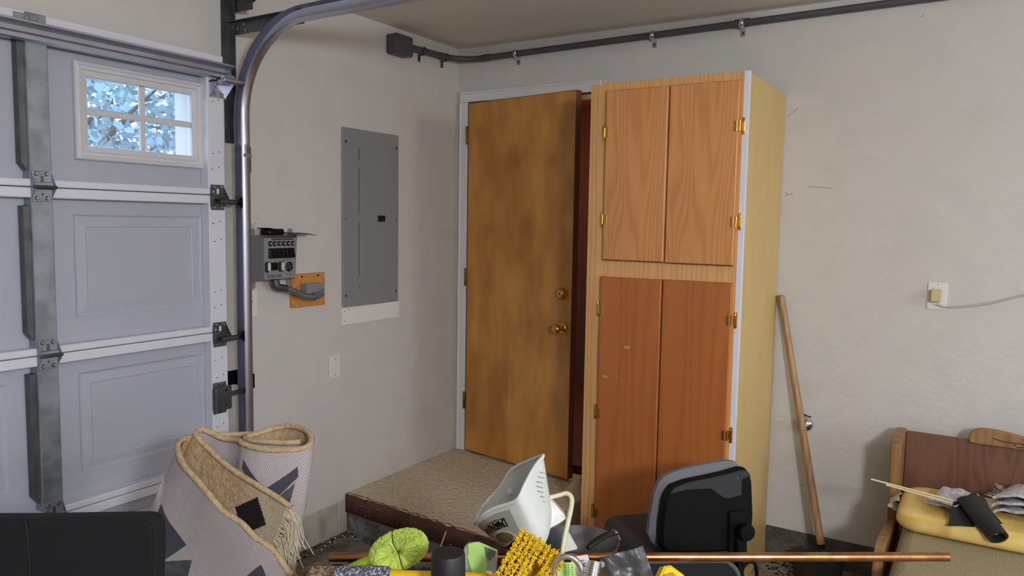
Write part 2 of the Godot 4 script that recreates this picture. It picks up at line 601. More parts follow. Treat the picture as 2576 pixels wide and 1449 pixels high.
func build_room():
	var st := mb()
	bx(st, -7.35, 0.15, -0.12, 0.0, -0.15, 7.15)
	struct("floor", st, M.floor, "dirty worn concrete garage floor with dust and cracks", "floor")
	st = mb()
	bx(st, -7.35, 0.15, CH, CH + 0.15, -0.15, 7.15)
	struct("ceiling", st, M.ceiling, "painted beige garage ceiling, darker towards the corner", "ceiling")
	st = mb()
	bx(st, -7.35, -6.5, 0.0, CH, -0.15, 0.0)
	bx(st, -6.5, -1.73, 2.12, CH, -0.15, 0.0)
	bx(st, -1.73, 0.15, 0.0, CH, -0.15, 0.0)
	var wf := struct("wall_front", st, M.wall, "beige painted garage wall with the electrical panel and the overhead door", "wall")
	# dark open hole and small scuffs in the paint of this wall
	st = mb()
	lathe(st, [Vector2(0, 0), Vector2(0.013, 0.0005), Vector2(0.0145, 0.002), Vector2(0, 0.0021)], 16, Transform3D(Basis(Vector3.RIGHT, PI / 2), Vector3(-1.202, 0.22, 0.0)))
	part("hole", st, M.black, wf, "round dark hole low in the wall")
	var scuff := mat(Color(0.45, 0.41, 0.37), 0.9)
	for q in [[-1.494, 1.545, 0.012, 25], [-1.478, 1.525, 0.018, -50], [-1.466, 1.535, 0.015, 55], [-1.452, 1.555, 0.008, 10], [-1.492, 0.965, 0.012, 70], [-1.503, 1.07, 0.010, 60], [-1.512, 1.72, 0.006, 0], [-1.115, 1.125, 0.006, 80], [-0.93, 0.79, 0.004, 0]]:
		st = mb()
		box(st, Vector3.ZERO, Vector3(q[2], 0.0022, 0.0012), 0.0005, Transform3D(Basis(Vector3.BACK, deg_to_rad(q[3])), Vector3(q[0], q[1], 0.0004)))
		part("scuff", st, scuff, wf)
	st = mb()
	bx(st, 0.0, 0.15, 0.0, CH, -0.15, 0.075)
	bx(st, 0.0, 0.15, 2.245, CH, 0.075, 0.90)
	bx(st, 0.0, 0.15, 0.0, CH, 0.90, 7.15)
	var wr := struct("wall_right", st, M.wall, "long beige painted wall behind the cabinet and the wooden settle", "wall")
	for q in [[1.870, 2.075, 0.055, 38], [1.86, 1.712, 0.02, -45], [1.873, 1.705, 0.035, 12], [2.005, 1.736, 0.10, -6], [1.99, 0.36, 0.022, 14], [2.37, 2.44, 0.012, 30]]:
		st = mb()
		box(st, Vector3.ZERO, Vector3(0.0012, 0.0018, q[2]), 0.0003, Transform3D(Basis(Vector3.RIGHT, deg_to_rad(-q[3])), Vector3(-0.0004, q[1], q[0])))
		part("scuff", st, scuff, wr)
	st = mb()
	bx(st, -7.35, -7.2, 0.0, CH, 0.0, 7.0)
	struct("wall_left", st, M.wall, "beige painted side wall of the garage behind the photographer", "wall")
	# back wall, out of view; its unseen window lets daylight onto the panel wall
	st = mb()
	bx(st, -7.2, -3.4, 0.0, CH, 7.0, 7.15)
	bx(st, -1.2, 0.0, 0.0, CH, 7.0, 7.15)
	bx(st, -3.4, -1.2, 0.0, 0.9, 7.0, 7.15)
	bx(st, -3.4, -1.2, 2.1, CH, 7.0, 7.15)
	struct("wall_back", st, M.wall, "beige painted back wall of the garage with an unseen window placed for daylight", "wall")
	var wn := thing("window_1", "unseen white framed window in the back wall, out of view, placed to light the panel wall", "window", Vector3.ZERO, 0.0, "", "structure")
	st = mb()
	bx(st, -3.4, -1.2, 0.9, 0.95, 7.02, 7.12)
	bx(st, -3.4, -1.2, 2.05, 2.1, 7.02, 7.12)
	for x in [-3.375, -2.3, -1.225]:
		bx(st, x - 0.025, x + 0.025, 0.95, 2.05, 7.02, 7.12)
	part("window_frame", st, M.white_trim, wn)
	var glass := mat(Color(0.95, 0.97, 1.0, 0.06), 0.02)
	glass.transparency = BaseMaterial3D.TRANSPARENCY_ALPHA
	M.glass = glass
	for x in [-3.35, -2.275]:
		st = mb()
		bx(st, x, x + 1.025, 0.95, 2.05, 7.07, 7.074)
		part("pane", st, M.glass, wn)
	# low concrete footing under the wall with the panel: two runs with an open joint
	st = mb()
	bx(st, -1.73, -0.976, 0.0, 0.162, 0.0, 0.006, 0.002)
	struct("trim_1", st, M.curb_light, "rough painted concrete footing at the foot of the wall left of the step", "footing")
	st = mb()
	bx(st, -0.967, -0.936, 0.0, 0.166, 0.0, 0.008, 0.002)
	struct("trim_2", st, M.curb_light, "narrow dirty end piece of concrete footing touching the step", "footing")
	st = mb()
	bx(st, -0.006, 0.0, 0.0, 0.136, 1.01, 7.0)
	struct("trim_3", st, M.curb_dark, "dark grey concrete footing along the wall right of the cabinet", "footing")
	# the step below the entry door
	var sp := thing("step", "concrete step with chipped red-brown painted edge under the entry door", "step", Vector3.ZERO, 0.0, "", "structure")
	st = mb()
	var poly := PackedVector2Array([Vector2(-0.925, 0.0), Vector2(-0.008, 0.0), Vector2(-0.008, 1.02), Vector2(-0.995, 1.02)])
	# local xy -> world xz
	var xf := Transform3D(Basis(Vector3(1, 0, 0), Vector3(0, 0, 1), Vector3(0, -1, 0)), Vector3(0, ST, 0))
	prism(st, poly, ST, xf, 0.004)
	part("tread", st, M.step, sp)
	# fascia band with a ragged chipped upper edge, and the grey riser below it
	st = mb()
	var e0 := Vector3(-0.925, 0, 0.004)
	var e1 := Vector3(-0.995, 0, 1.02)
	var out := Vector3(-1, 0, -0.069).normalized()
	var n1 := noise(9.0, FastNoiseLite.TYPE_SIMPLEX_SMOOTH, 4, 4)
	var N := 150
	var top := []
	var mid := []
	var low := []
	var back := []
	for i in N + 1:
		var t := float(i) / N
		var p := e0.lerp(e1, t)
		var rag := n1.get_noise_1d(t * 1.6) * 0.016
		top.append(p + Vector3(0, ST + 0.0015, 0) - out * (0.012 + rag))
		mid.append(p + Vector3(0, ST - 0.004 + n1.get_noise_1d(t * 3.0 + 9.0) * 0.003, 0) + out * (0.007 + n1.get_noise_1d(t * 2.2 + 30.0) * 0.003))
		low.append(p + Vector3(0, 0.100, 0) + out * 0.008)
		back.append(p + Vector3(0, 0.100, 0) + out * 0.0005)
	skin(st, [back, low, mid, top], false)
	part("painted_edge", st, M.fascia, sp)
	st = mb()
	rng.seed = 8
	for i in 26:
		var t := absf(rng.randfn(0.0, 0.22)) + 0.01
		if t > 0.95: continue
		var p := e0.lerp(e1, t) + Vector3(0, rng.randf_range(0.112, 0.186), 0) + out * 0.0085
		box(st, Vector3.ZERO, Vector3(0.0016, rng.randf_range(0.002, 0.006), rng.randf_range(0.004, 0.014)), 0.0006, Transform3D(Basis(Vector3.RIGHT, rng.randf_range(-0.7, 0.7)), p))
	part("paint_chips", st, mat(Color(0.56, 0.46, 0.40), 0.9), sp, "", "stuff")
	st = mb()
	var r0 := e0 + out * 0.001
	var r1 := e1 + out * 0.001
	quad(st, r0 + Vector3(0, 0.001, 0), r1 + Vector3(0, 0.001, 0), r1 + Vector3(0, 0.1, 0), r0 + Vector3(0, 0.1, 0))
	quad(st, r0 + Vector3(0, 0.1, 0), r1 + Vector3(0, 0.1, 0), e1 - out * 0.01 + Vector3(0, 0.1, 0), e0 - out * 0.01 + Vector3(0, 0.1, 0))
	part("riser", st, M.riser, sp)
	for i in 12:
		var t := 0.06 + 0.075 * i
		st = mb()
		var p := e0.lerp(e1, t) + Vector3(0, 0.075 - 0.03 * (i % 2), 0)
		rod(st, p, p + out * 0.003, 0.0035, 10)
		part("nail_head", st, M.dark_screw, sp)
	# grit swept against the footing
	st = mb()
	rng.seed = 5
	for i in 230:
		var x := rng.randf_range(-1.45, -0.86)
		var z := absf(rng.randfn(0.0, 0.03)) + 0.014
		if i > 150:
			x = rng.randf_range(-1.0, -0.93)
			z = rng.randf_range(0.02, 0.5)
		if x > -0.94: x -= 0.08
		var s := rng.randf_range(0.002, 0.006)
		box(st, Vector3(x, s * 0.4, z), Vector3(s, s, s * 1.3), s * 0.25)
	var grit := part("grit", st, mat(Color(0.17, 0.14, 0.11), 0.95), self)
	meta(grit, "dark grit and dirt swept along the foot of the wall beside the step", "dirt", "", "stuff")
	st = mb()
	rng.seed = 17
	for i in 120:
		var s := rng.randf_range(0.004, 0.013)
		box(st, Vector3(-0.02 - absf(rng.randfn(0.0, 0.16)), s * 0.2, 1.98 + rng.randfn(0.0, 0.07)), Vector3(s, s * 0.5, s * rng.randf_range(0.6, 1.6)), s * 0.15)
	meta(part("dirt_specks", st, mat(Color(0.10, 0.085, 0.07), 0.95), self), "dark dirt specks on the floor between the cabinet and the shovel", "dirt", "", "stuff")
	st = mb()
	for q in [[-1.03, 0.03], [-1.06, 0.055], [-1.08, 0.045], [-1.12, 0.05], [-1.0, 0.06], [-0.97, 0.09], [-0.99, 0.04], [-1.16, 0.07]]:
		box(st, Vector3(q[0], 0.004, q[1]), Vector3(0.008, 0.006, 0.007), 0.002, Transform3D.IDENTITY)
	meta(part("white_crumbs", st, M.white_board, self), "few small white crumbs on the floor before the step", "crumbs", "", "stuff")
	# the space behind the entry door
	st = mb()
	bx(st, 0.15, 2.2, ST - 0.1, ST - 0.01, -0.4, 1.6)
	struct("floor_hall", st, M.dark_wood, "dark floor of the hall behind the entry door", "floor")
	st = mb()
	bx(st, 2.2, 2.3, 0.0, 2.6, -0.4, 1.6)
	bx(st, 0.15, 2.3, 0.0, 2.6, -0.5, -0.4)
	bx(st, 0.15, 2.3, 0.0, 2.6, 1.6, 1.7)
	bx(st, 0.15, 2.3, 2.5, 2.6, -0.4, 1.6)
	struct("wall_hall", st, M.dark_wood, "dark reddish walls of the hall seen through the door gap", "wall")

func build_outdoors():
	var st := mb()
	bx(st, -30, 30, -0.3, -0.12, -40, -0.15)
	struct("ground", st, mat(Color(0.42, 0.43, 0.36), 0.95), "grey green ground outside the overhead door", "ground")
	var p := thing("corner_post", "white post outside, seen through the right panes of the door window", "post")
	st = mb()
	bx(st, -0.66, -0.40, -0.12, 3.2, -1.70, -1.56, 0.01)
	part("post_body", st, mat(Color(0.97, 0.97, 0.97), 0.6), p)
	st = mb()
	bx(st, -0.69, -0.36, -0.12, 0.02, -1.74, -1.52, 0.01)
	part("post_foot", st, M.white_trim, p)
	# trees
	var leafm := mat(Color(0.52, 0.60, 0.62), 0.6)  # bluish haze of the bright outdoors is put into the leaf colour
	leafm.vertex_color_use_as_albedo = true
	leafm.backlight_enabled = true
	leafm.backlight = Color(0.35, 0.4, 0.38)
	var bark := mat(Color(0.33, 0.28, 0.24), 0.9)
	var labels := ["broad leafy tree outside with light showing through its branches", "dense tree further off behind the leafy tree outside", "low leafy tree outside near the white post"]
	var spec := [[Vector3(1.9, -0.12, -7.6), 3.6, 2.0, 3200], [Vector3(5.4, -0.12, -12.5), 6.0, 4.0, 5200], [Vector3(2.9, -0.12, -6.2), 2.6, 1.2, 1500]]
	for i in 3:
		var t := thing("tree", labels[i], "tree", spec[i][0])
		rng.seed = 100 + i
		var h: float = spec[i][1]
		var r: float = spec[i][2]
		st = mb()
		tube(st, curve([Vector3.ZERO, Vector3(0.05, h * 0.3, 0.04), Vector3(-0.05, h * 0.6, 0.0), Vector3(0.05, h * 1.1, 0.05)], 5), [0.16, 0.15, 0.14, 0.13, 0.12, 0.115, 0.11, 0.10, 0.095, 0.09, 0.08, 0.07, 0.06, 0.05, 0.04, 0.03], 8)
		part("trunk", st, bark, t)
		for k in 9:
			var a := TAU * k / 9.0 + rng.randf()
			var y0 := h * rng.randf_range(0.35, 0.8)
			var dir := Vector3(cos(a), rng.randf_range(0.2, 0.7), sin(a)) * r * rng.randf_range(0.6, 0.95)
			st = mb()
			tube(st, curve([Vector3(0, y0, 0), Vector3(0, y0, 0) + dir * 0.5 + Vector3(0, 0.08, 0), Vector3(0, y0, 0) + dir], 4), [0.05, 0.045, 0.04, 0.035, 0.03, 0.025, 0.02, 0.015, 0.01], 6)
			part("branch", st, bark, t)
		var lm := mb()
		quad(lm, Vector3(-0.05, 0, 0), Vector3(0, 0, 0.012), Vector3(0.01, 0.0, 0.13), Vector3(-0.06, 0.01, 0.08))
		quad(lm, Vector3(0, 0, 0.012), Vector3(0.05, 0, 0), Vector3(0.07, 0.01, 0.08), Vector3(0.01, 0.0, 0.13))
		lm.generate_normals()
		var xfs := []
		var cols := []
		for k in spec[i][3]:
			var d := Vector3(rng.randfn(), rng.randfn() * 0.8, rng.randfn()).normalized() * r * pow(rng.randf(), 0.5)
			var b := Basis.from_euler(Vector3(rng.randf() * TAU, rng.randf() * TAU, rng.randf() * TAU)).scaled(Vector3.ONE * rng.randf_range(0.5, 1.0))
			xfs.append(Transform3D(b, Vector3(0, h * 0.75, 0) + d))
			var g := rng.randf_range(0.7, 1.25)
			cols.append(Color(0.92 * g, g, 1.02 * g))
		scatter("foliage", lm.commit(), xfs, leafm, t, cols)

# ---------------------------------------------------------------- overhead door
const SEAM := [2.186, 1.645, 1.104, 0.563, 0.022]
const COLW := 0.725
const DX := -1.673

func build_garage_door():
	var d := thing("door_1", "white and grey sectional overhead garage door with galvanised hardware", "garage door", Vector3.ZERO, 0.0, "", "structure")
	var x_end := DX - 7 * COLW
	var end_stile: MeshInstance3D
	var plain: MeshInstance3D
	var mids := []
	for k in 4:
		var y1: float = SEAM[k]
		var y0: float = SEAM[k + 1]
		var s := Node3D.new()
		s.name = "section" if k == 0 else "section_%03d" % k
		d.add_child(s)
		s.position = Vector3(0, y0, 0)
		var h := y1 - y0
		# steel skin, one pressed panel to each column
		for c in 7:
			var xr := DX - c * COLW
			var xl := xr - COLW
			var st := mb()
			if k == 0 and c == 0:
				# the column with the window: a hole is left for it
				var hx0 := -2.20
				var hx1 := -1.785
				var hy0 := 1.775 - y0
				var hy1 := 2.035 - y0
				bx(st, xl, hx0, 0.0, h, 0.012, 0.03)
				bx(st, hx1, xr, 0.0, h, 0.012, 0.03)
				bx(st, hx0, hx1, 0.0, hy0, 0.012, 0.03)
				bx(st, hx0, hx1, hy1, h, 0.012, 0.03)
			else:
				if c > 2 and plain and k > 0:
					copy_part(plain, s, Vector3(-(c - 3) * COLW, 0, 0))
					continue
				var ox1 := xr - 0.077
				var ox0 := xr - 0.572
				var oy0 := 0.106
				var oy1 := 0.456
				if k == 0: oy1 = 0.43
				rect_steps(st, [[xl, xr, 0.0, h, 0.03], [ox0, ox1, oy0, oy1, 0.03], [ox0 + 0.006, ox1 - 0.006, oy0 + 0.006, oy1 - 0.006, 0.0255], [ox0 + 0.012, ox1 - 0.012, oy0 + 0.012, oy1 - 0.012, 0.025], [ox0 + 0.042, ox1 - 0.040, oy0 + 0.038, oy1 - 0.040, 0.0285], [ox0 + 0.046, ox1 - 0.044, oy0 + 0.042, oy1 - 0.044, 0.0262], [ox0 + 0.049, ox1 - 0.047, oy0 + 0.045, oy1 - 0.047, 0.0266]])
				rect_steps(st, [[xl, xr, 0.0, h, 0.012]])
			var pm := part("panel", st, M.door_skin, s)
			if c == 3 and k == 1: plain = pm
		# folded rails along both edges
		var st2 := mb()
		bx(st2, x_end, DX, h - 0.034, h - 0.0015, 0.03, 0.075, 0.003)
		if k == 0:
			bx(st2, x_end, DX, h - 0.075, h - 0.032, 0.03, 0.06, 0.003)
		part("rail", st2, M.door_rail, s)
		st2 = mb()
		bx(st2, x_end, DX, 0.0015, 0.025, 0.03, 0.075, 0.003)
		part("rail", st2, M.door_rail, s)
		# white end stile with punched holes
		st2 = mb()
		bx(st2, -1.748, DX, 0.003, h - 0.003, 0.03, 0.0765, 0.002)
		part("end_stile", st2, M.door_rail, s)
		st2 = mb()
		for yy in [0.10, 0.16, 0.36, 0.43]:
			for xx in [-1.727, -1.698]:
				lathe(st2, [Vector2(0, 0), Vector2(0.0025, 0), Vector2(0.0025, 0.0006), Vector2(0, 0.0006)], 8, Transform3D(Basis(Vector3.RIGHT, PI / 2), Vector3(xx + 0.003 * sin(yy * 40), yy + 0.008 * (1 if xx > -1.71 else 0), 0.0764)))
		part("punched_hole", st2, M.dark_screw, s)
		# galvanised centre stiles, on a wider backing strip
		for c in range(1, 7):
			var xm := -2.365 - (c - 1) * COLW
			st2 = mb()
			bx(st2, xm - 0.033, xm + 0.033, 0.0025, h - 0.0025, 0.03, 0.0775, 0.003)
			part("centre_stile", st2, M.galv, s)
			if c == 1:
				st2 = mb()
				var pts := [Vector2(xm - 0.052, 0.075), Vector2(xm - 0.052, h - 0.06), Vector2(xm + 0.02, h - 0.05), Vector2(xm + 0.02, 0.05), Vector2(xm - 0.036, 0.052)]
				prism(st2, PackedVector2Array(pts), 0.032, Transform3D(Basis.IDENTITY, Vector3(0, 0, 0.03)), 0.002)
				part("backing_strip", st2, M.galv_dark, s)
	build_door_window(d)
	# bright stiffening bar across the top
	var st := mb()
	var prof := PackedVector2Array([Vector2(0.0765, 2.092), Vector2(0.098, 2.092), Vector2(0.104, 2.096), Vector2(0.104, 2.108), Vector2(0.098, 2.112), Vector2(0.086, 2.114), Vector2(0.083, 2.120), Vector2(0.083, 2.134), Vector2(0.087, 2.139), Vector2(0.102, 2.141), Vector2(0.107, 2.145), Vector2(0.107, 2.151), Vector2(0.100, 2.154), Vector2(0.0765, 2.154)])
	# local x -> world z, local y -> world y, extruded along -x
	prism(st, prof, 5.05, Transform3D(Basis(Vector3(0, 0, 1), Vector3(0, 1, 0), Vector3(-1, 0, 0)), Vector3(-1.640, 0, 0)))
	part("stiffening_bar", st, M.track, d)
	st = mb()
	bx(st, -2.43, -2.36, 2.152, 2.176, 0.0745, 0.080, 0.002)
	bx(st, -2.40, -2.385, 2.146, 2.17, 0.079, 0.088, 0.003)
	part("bar_clip", st, M.galv, d)
	# seal strip along the jamb
	st = mb()
	bx(st, -1.652, -1.632, 1.83, 2.05, 0.001, 0.03, 0.003)
	part("seal_strip", st, M.door_rail, d)
	# hinges: plain ones on the centre stiles, roller hinges at the end
	for i in range(1, 4):
		var y: float = SEAM[i]
		for c in 2:
			var xm := -2.365 - c * COLW
			if c == 1:
				hinge(d, xm, y, false)
			else:
				hinge(d, xm, y, false)
		if i < 3: hinge(d, -1.710, y - 0.012, true)
	# top roller bracket
	st = mb()
	var bz := 0.0765
	bx(st, -1.738, -1.662, 2.02, 2.088, bz, bz + 0.003)
	prism(st, PackedVector2Array([Vector2(0, 0), Vector2(0.052, 0.05), Vector2(0.052, 0.062), Vector2(0, 0.062)]), 0.003, Transform3D(Basis(Vector3(0, 0, 1), Vector3(0, 1, 0), Vector3(-1, 0, 0)), Vector3(-1.736, 2.018, bz)))
	prism(st, PackedVector2Array([Vector2(0, 0), Vector2(0.052, 0.05), Vector2(0.052, 0.062), Vector2(0, 0.062)]), 0.003, Transform3D(Basis(Vector3(0, 0, 1), Vector3(0, 1, 0), Vector3(-1, 0, 0)), Vector3(-1.664, 2.018, bz)))
	bx(st, -1.739, -1.6635, 2.076, 2.080, bz, bz + 0.054)
	part("top_bracket", st, M.track, d, "bright angled roller bracket at the top corner")
	st = mb()
	rod(st, Vector3(-1.715, 2.086, bz + 0.046), Vector3(-1.60, 2.086, bz + 0.046), 0.0095, 14)
	rod(st, Vector3(-1.71, 2.086, bz + 0.046), Vector3(-1.655, 2.086, bz + 0.046), 0.014, 14)
	part("roller_shaft", st, M.track, d)
	for q in [[-1.722, 2.035], [-1.685, 2.033], [-1.722, 2.082], [-1.70, 2.09]]:
		st = mb()
		lathe(st, [Vector2(0, 0), Vector2(0.008, 0), Vector2(0.007, 0.004), Vector2(0, 0.006)], 10, Transform3D(Basis(Vector3.RIGHT, PI / 2), Vector3(q[0], q[1], bz + 0.003)))
		part("bolt", st, M.screw, d)
	# slide lock box on the end stile
	st = mb()
	bx(st, -1.751, -1.675, 0.792, 0.886, 0.078, 0.104, 0.004)
	bx(st, -1.746, -1.684, 0.884, 0.902, 0.0766, 0.080, 0.002)
	bx(st, -1.746, -1.684, 0.776, 0.794, 0.0766, 0.080, 0.002)
	bx(st, -1.676, -1.600, 0.840, 0.858, 0.082, 0.096, 0.002)
	var lb := part("lock_box", st, M.galv_dark, d, "grey box lock low on the end stile")
	for q in [[-1.735, 0.894], [-1.717, 0.896], [-1.699, 0.895], [-1.735, 0.783], [-1.70, 0.784]]:
		st = mb()
		lathe(st, [Vector2(0, 0), Vector2(0.0055, 0), Vector2(0.005, 0.004), Vector2(0, 0.005)], 10, Transform3D(Basis(Vector3.RIGHT, PI / 2), Vector3(q[0], q[1], 0.08)))
		part("bolt", st, M.screw, lb)
	st = mb()
	for q in [[-1.704, 0.873, 0.006], [-1.704, 0.812, 0.004]]:
		lathe(st, [Vector2(0, 0), Vector2(q[2], 0), Vector2(q[2], 0.0008), Vector2(0, 0.0008)], 12, Transform3D(Basis(Vector3.RIGHT, PI / 2), Vector3(q[0], q[1], 0.104)))
	part("keyhole", st, M.black, lb)

func hinge(d: Node3D, x: float, y: float, roller: bool):
	var h := Node3D.new()
	var n := "roller_hinge" if roller else "hinge"
	var k := 0
	while d.has_node(n if k == 0 else "%s_%03d" % [n, k]): k += 1
	h.name = n if k == 0 else "%s_%03d" % [n, k]
	d.add_child(h)
	h.position = Vector3(x, y, 0.0775)
	var w := 0.030
	var st := mb()
	bx(st, -w, w, 0.008, 0.052, 0.0, 0.0035, 0.001)
	bx(st, -w, w, -0.046, -0.006, 0.0, 0.0035, 0.001)
	# cheeks that fold forward to the pin
	for s in [-1, 1]:
		prism(st, PackedVector2Array([Vector2(0, 0.044), Vector2(0.024, 0.008), Vector2(0.024, -0.008), Vector2(0, -0.034)]), 0.002, Transform3D(Basis(Vector3(0, 0, 1), Vector3(0, 1, 0), Vector3(-1, 0, 0)), Vector3(s * w + (0.002 if s > 0 else 0.0), 0, 0)))
	bx(st, -w, w, 0.004, 0.016, 0.003, 0.016, 0.002)
	part("plate", st, M.galv if not roller else M.galv_dark, h)
	st = mb()
	rod(st, Vector3(-w - 0.004, 0, 0.020), Vector3(w + 0.006, 0, 0.020), 0.0058, 12)
	part("pin", st, M.galv_dark, h)
	if roller:
		st = mb()
		rod(st, Vector3(-0.012, -0.014, 0.024), Vector3(0.066, -0.014, 0.024), 0.0105, 16)
		part("roller_tube", st, M.galv_dark, h)
		st = mb()
		rod(st, Vector3(0.066, -0.014, 0.024), Vector3(0.100, -0.014, 0.024), 0.006, 12)
		rod(st, Vector3(0.098, -0.014, 0.024), Vector3(0.112, -0.014, 0.024), 0.021, 18)
		part("roller", st, M.black_iron, h)
	for q in [[-0.017, 0.042], [0.015, 0.042], [-0.017, -0.035], [0.015, -0.035]]:
		st = mb()
		lathe(st, [Vector2(0, 0), Vector2(0.0075, 0), Vector2(0.0065, 0.003), Vector2(0.005, 0.006), Vector2(0, 0.0065)], 10, Transform3D(Basis(Vector3.RIGHT, PI / 2), Vector3(q[0], q[1], 0.0035)))
		part("bolt", st, M.screw, h)
	st = mb()
	for q in [[0.0, 0.026, 0.005, 0.011], [-0.02, 0.024, 0.003, 0.003], [0.0, -0.022, 0.004, 0.004]]:
		prism(st, rounded([Vector2(q[0] - q[2], q[1] - q[3]), Vector2(q[0] + q[2], q[1] - q[3]), Vector2(q[0] + q[2], q[1] + q[3]), Vector2(q[0] - q[2], q[1] + q[3])], 0.004), 0.0006, Transform3D(Basis.IDENTITY, Vector3(0, 0, 0.0034)))
	part("slot", st, M.door_rail if roller else M.galv_dark, h)

func build_door_window(d: Node3D):
	var w := Node3D.new()
	w.name = "window"
	d.add_child(w)
	w.position = Vector3(-1.9865, 1.745, 0.03)
	w.set_meta("label", "small four-pane window with white moulded frame in the top section")
	var X := 0.2475
	var Y := 0.327
	var st := mb()
	var ring := func(i: float, z: float): return [-X + i, X - i, i, Y - i, z]
	rect_steps(st, [ring.call(0.0, 0.0), ring.call(0.0, 0.014), ring.call(0.004, 0.019), ring.call(0.013, 0.021), ring.call(0.015, 0.016), ring.call(0.026, 0.014), ring.call(0.029, 0.008), ring.call(0.047, 0.004), ring.call(0.049, -0.02)], false)
	part("frame", st, M.window_frame, w)
	var gx := X - 0.049
	var gy0 := 0.049
	var gy1 := Y - 0.049
	st = mb()
	box(st, Vector3(0.003, (gy0 + gy1) / 2, -0.006), Vector3(0.022, gy1 - gy0, 0.014), 0.004)
	part("muntin", st, M.window_frame, w)
	st = mb()
	box(st, Vector3(0, (gy0 + gy1) / 2 + 0.001, -0.0055), Vector3(gx * 2, 0.022, 0.014), 0.004)
	part("muntin", st, M.window_frame, w)
	var my := (gy0 + gy1) / 2 + 0.001
	for q in [[-gx, -0.008, my + 0.011, gy1], [0.014, gx, my + 0.011, gy1], [-gx, -0.008, gy0, my - 0.011], [0.014, gx, gy0, my - 0.011]]:
		st = mb()
		bx(st, q[0], q[1], q[2], q[3], -0.010, -0.007)
		part("pane", st, M.glass, w)

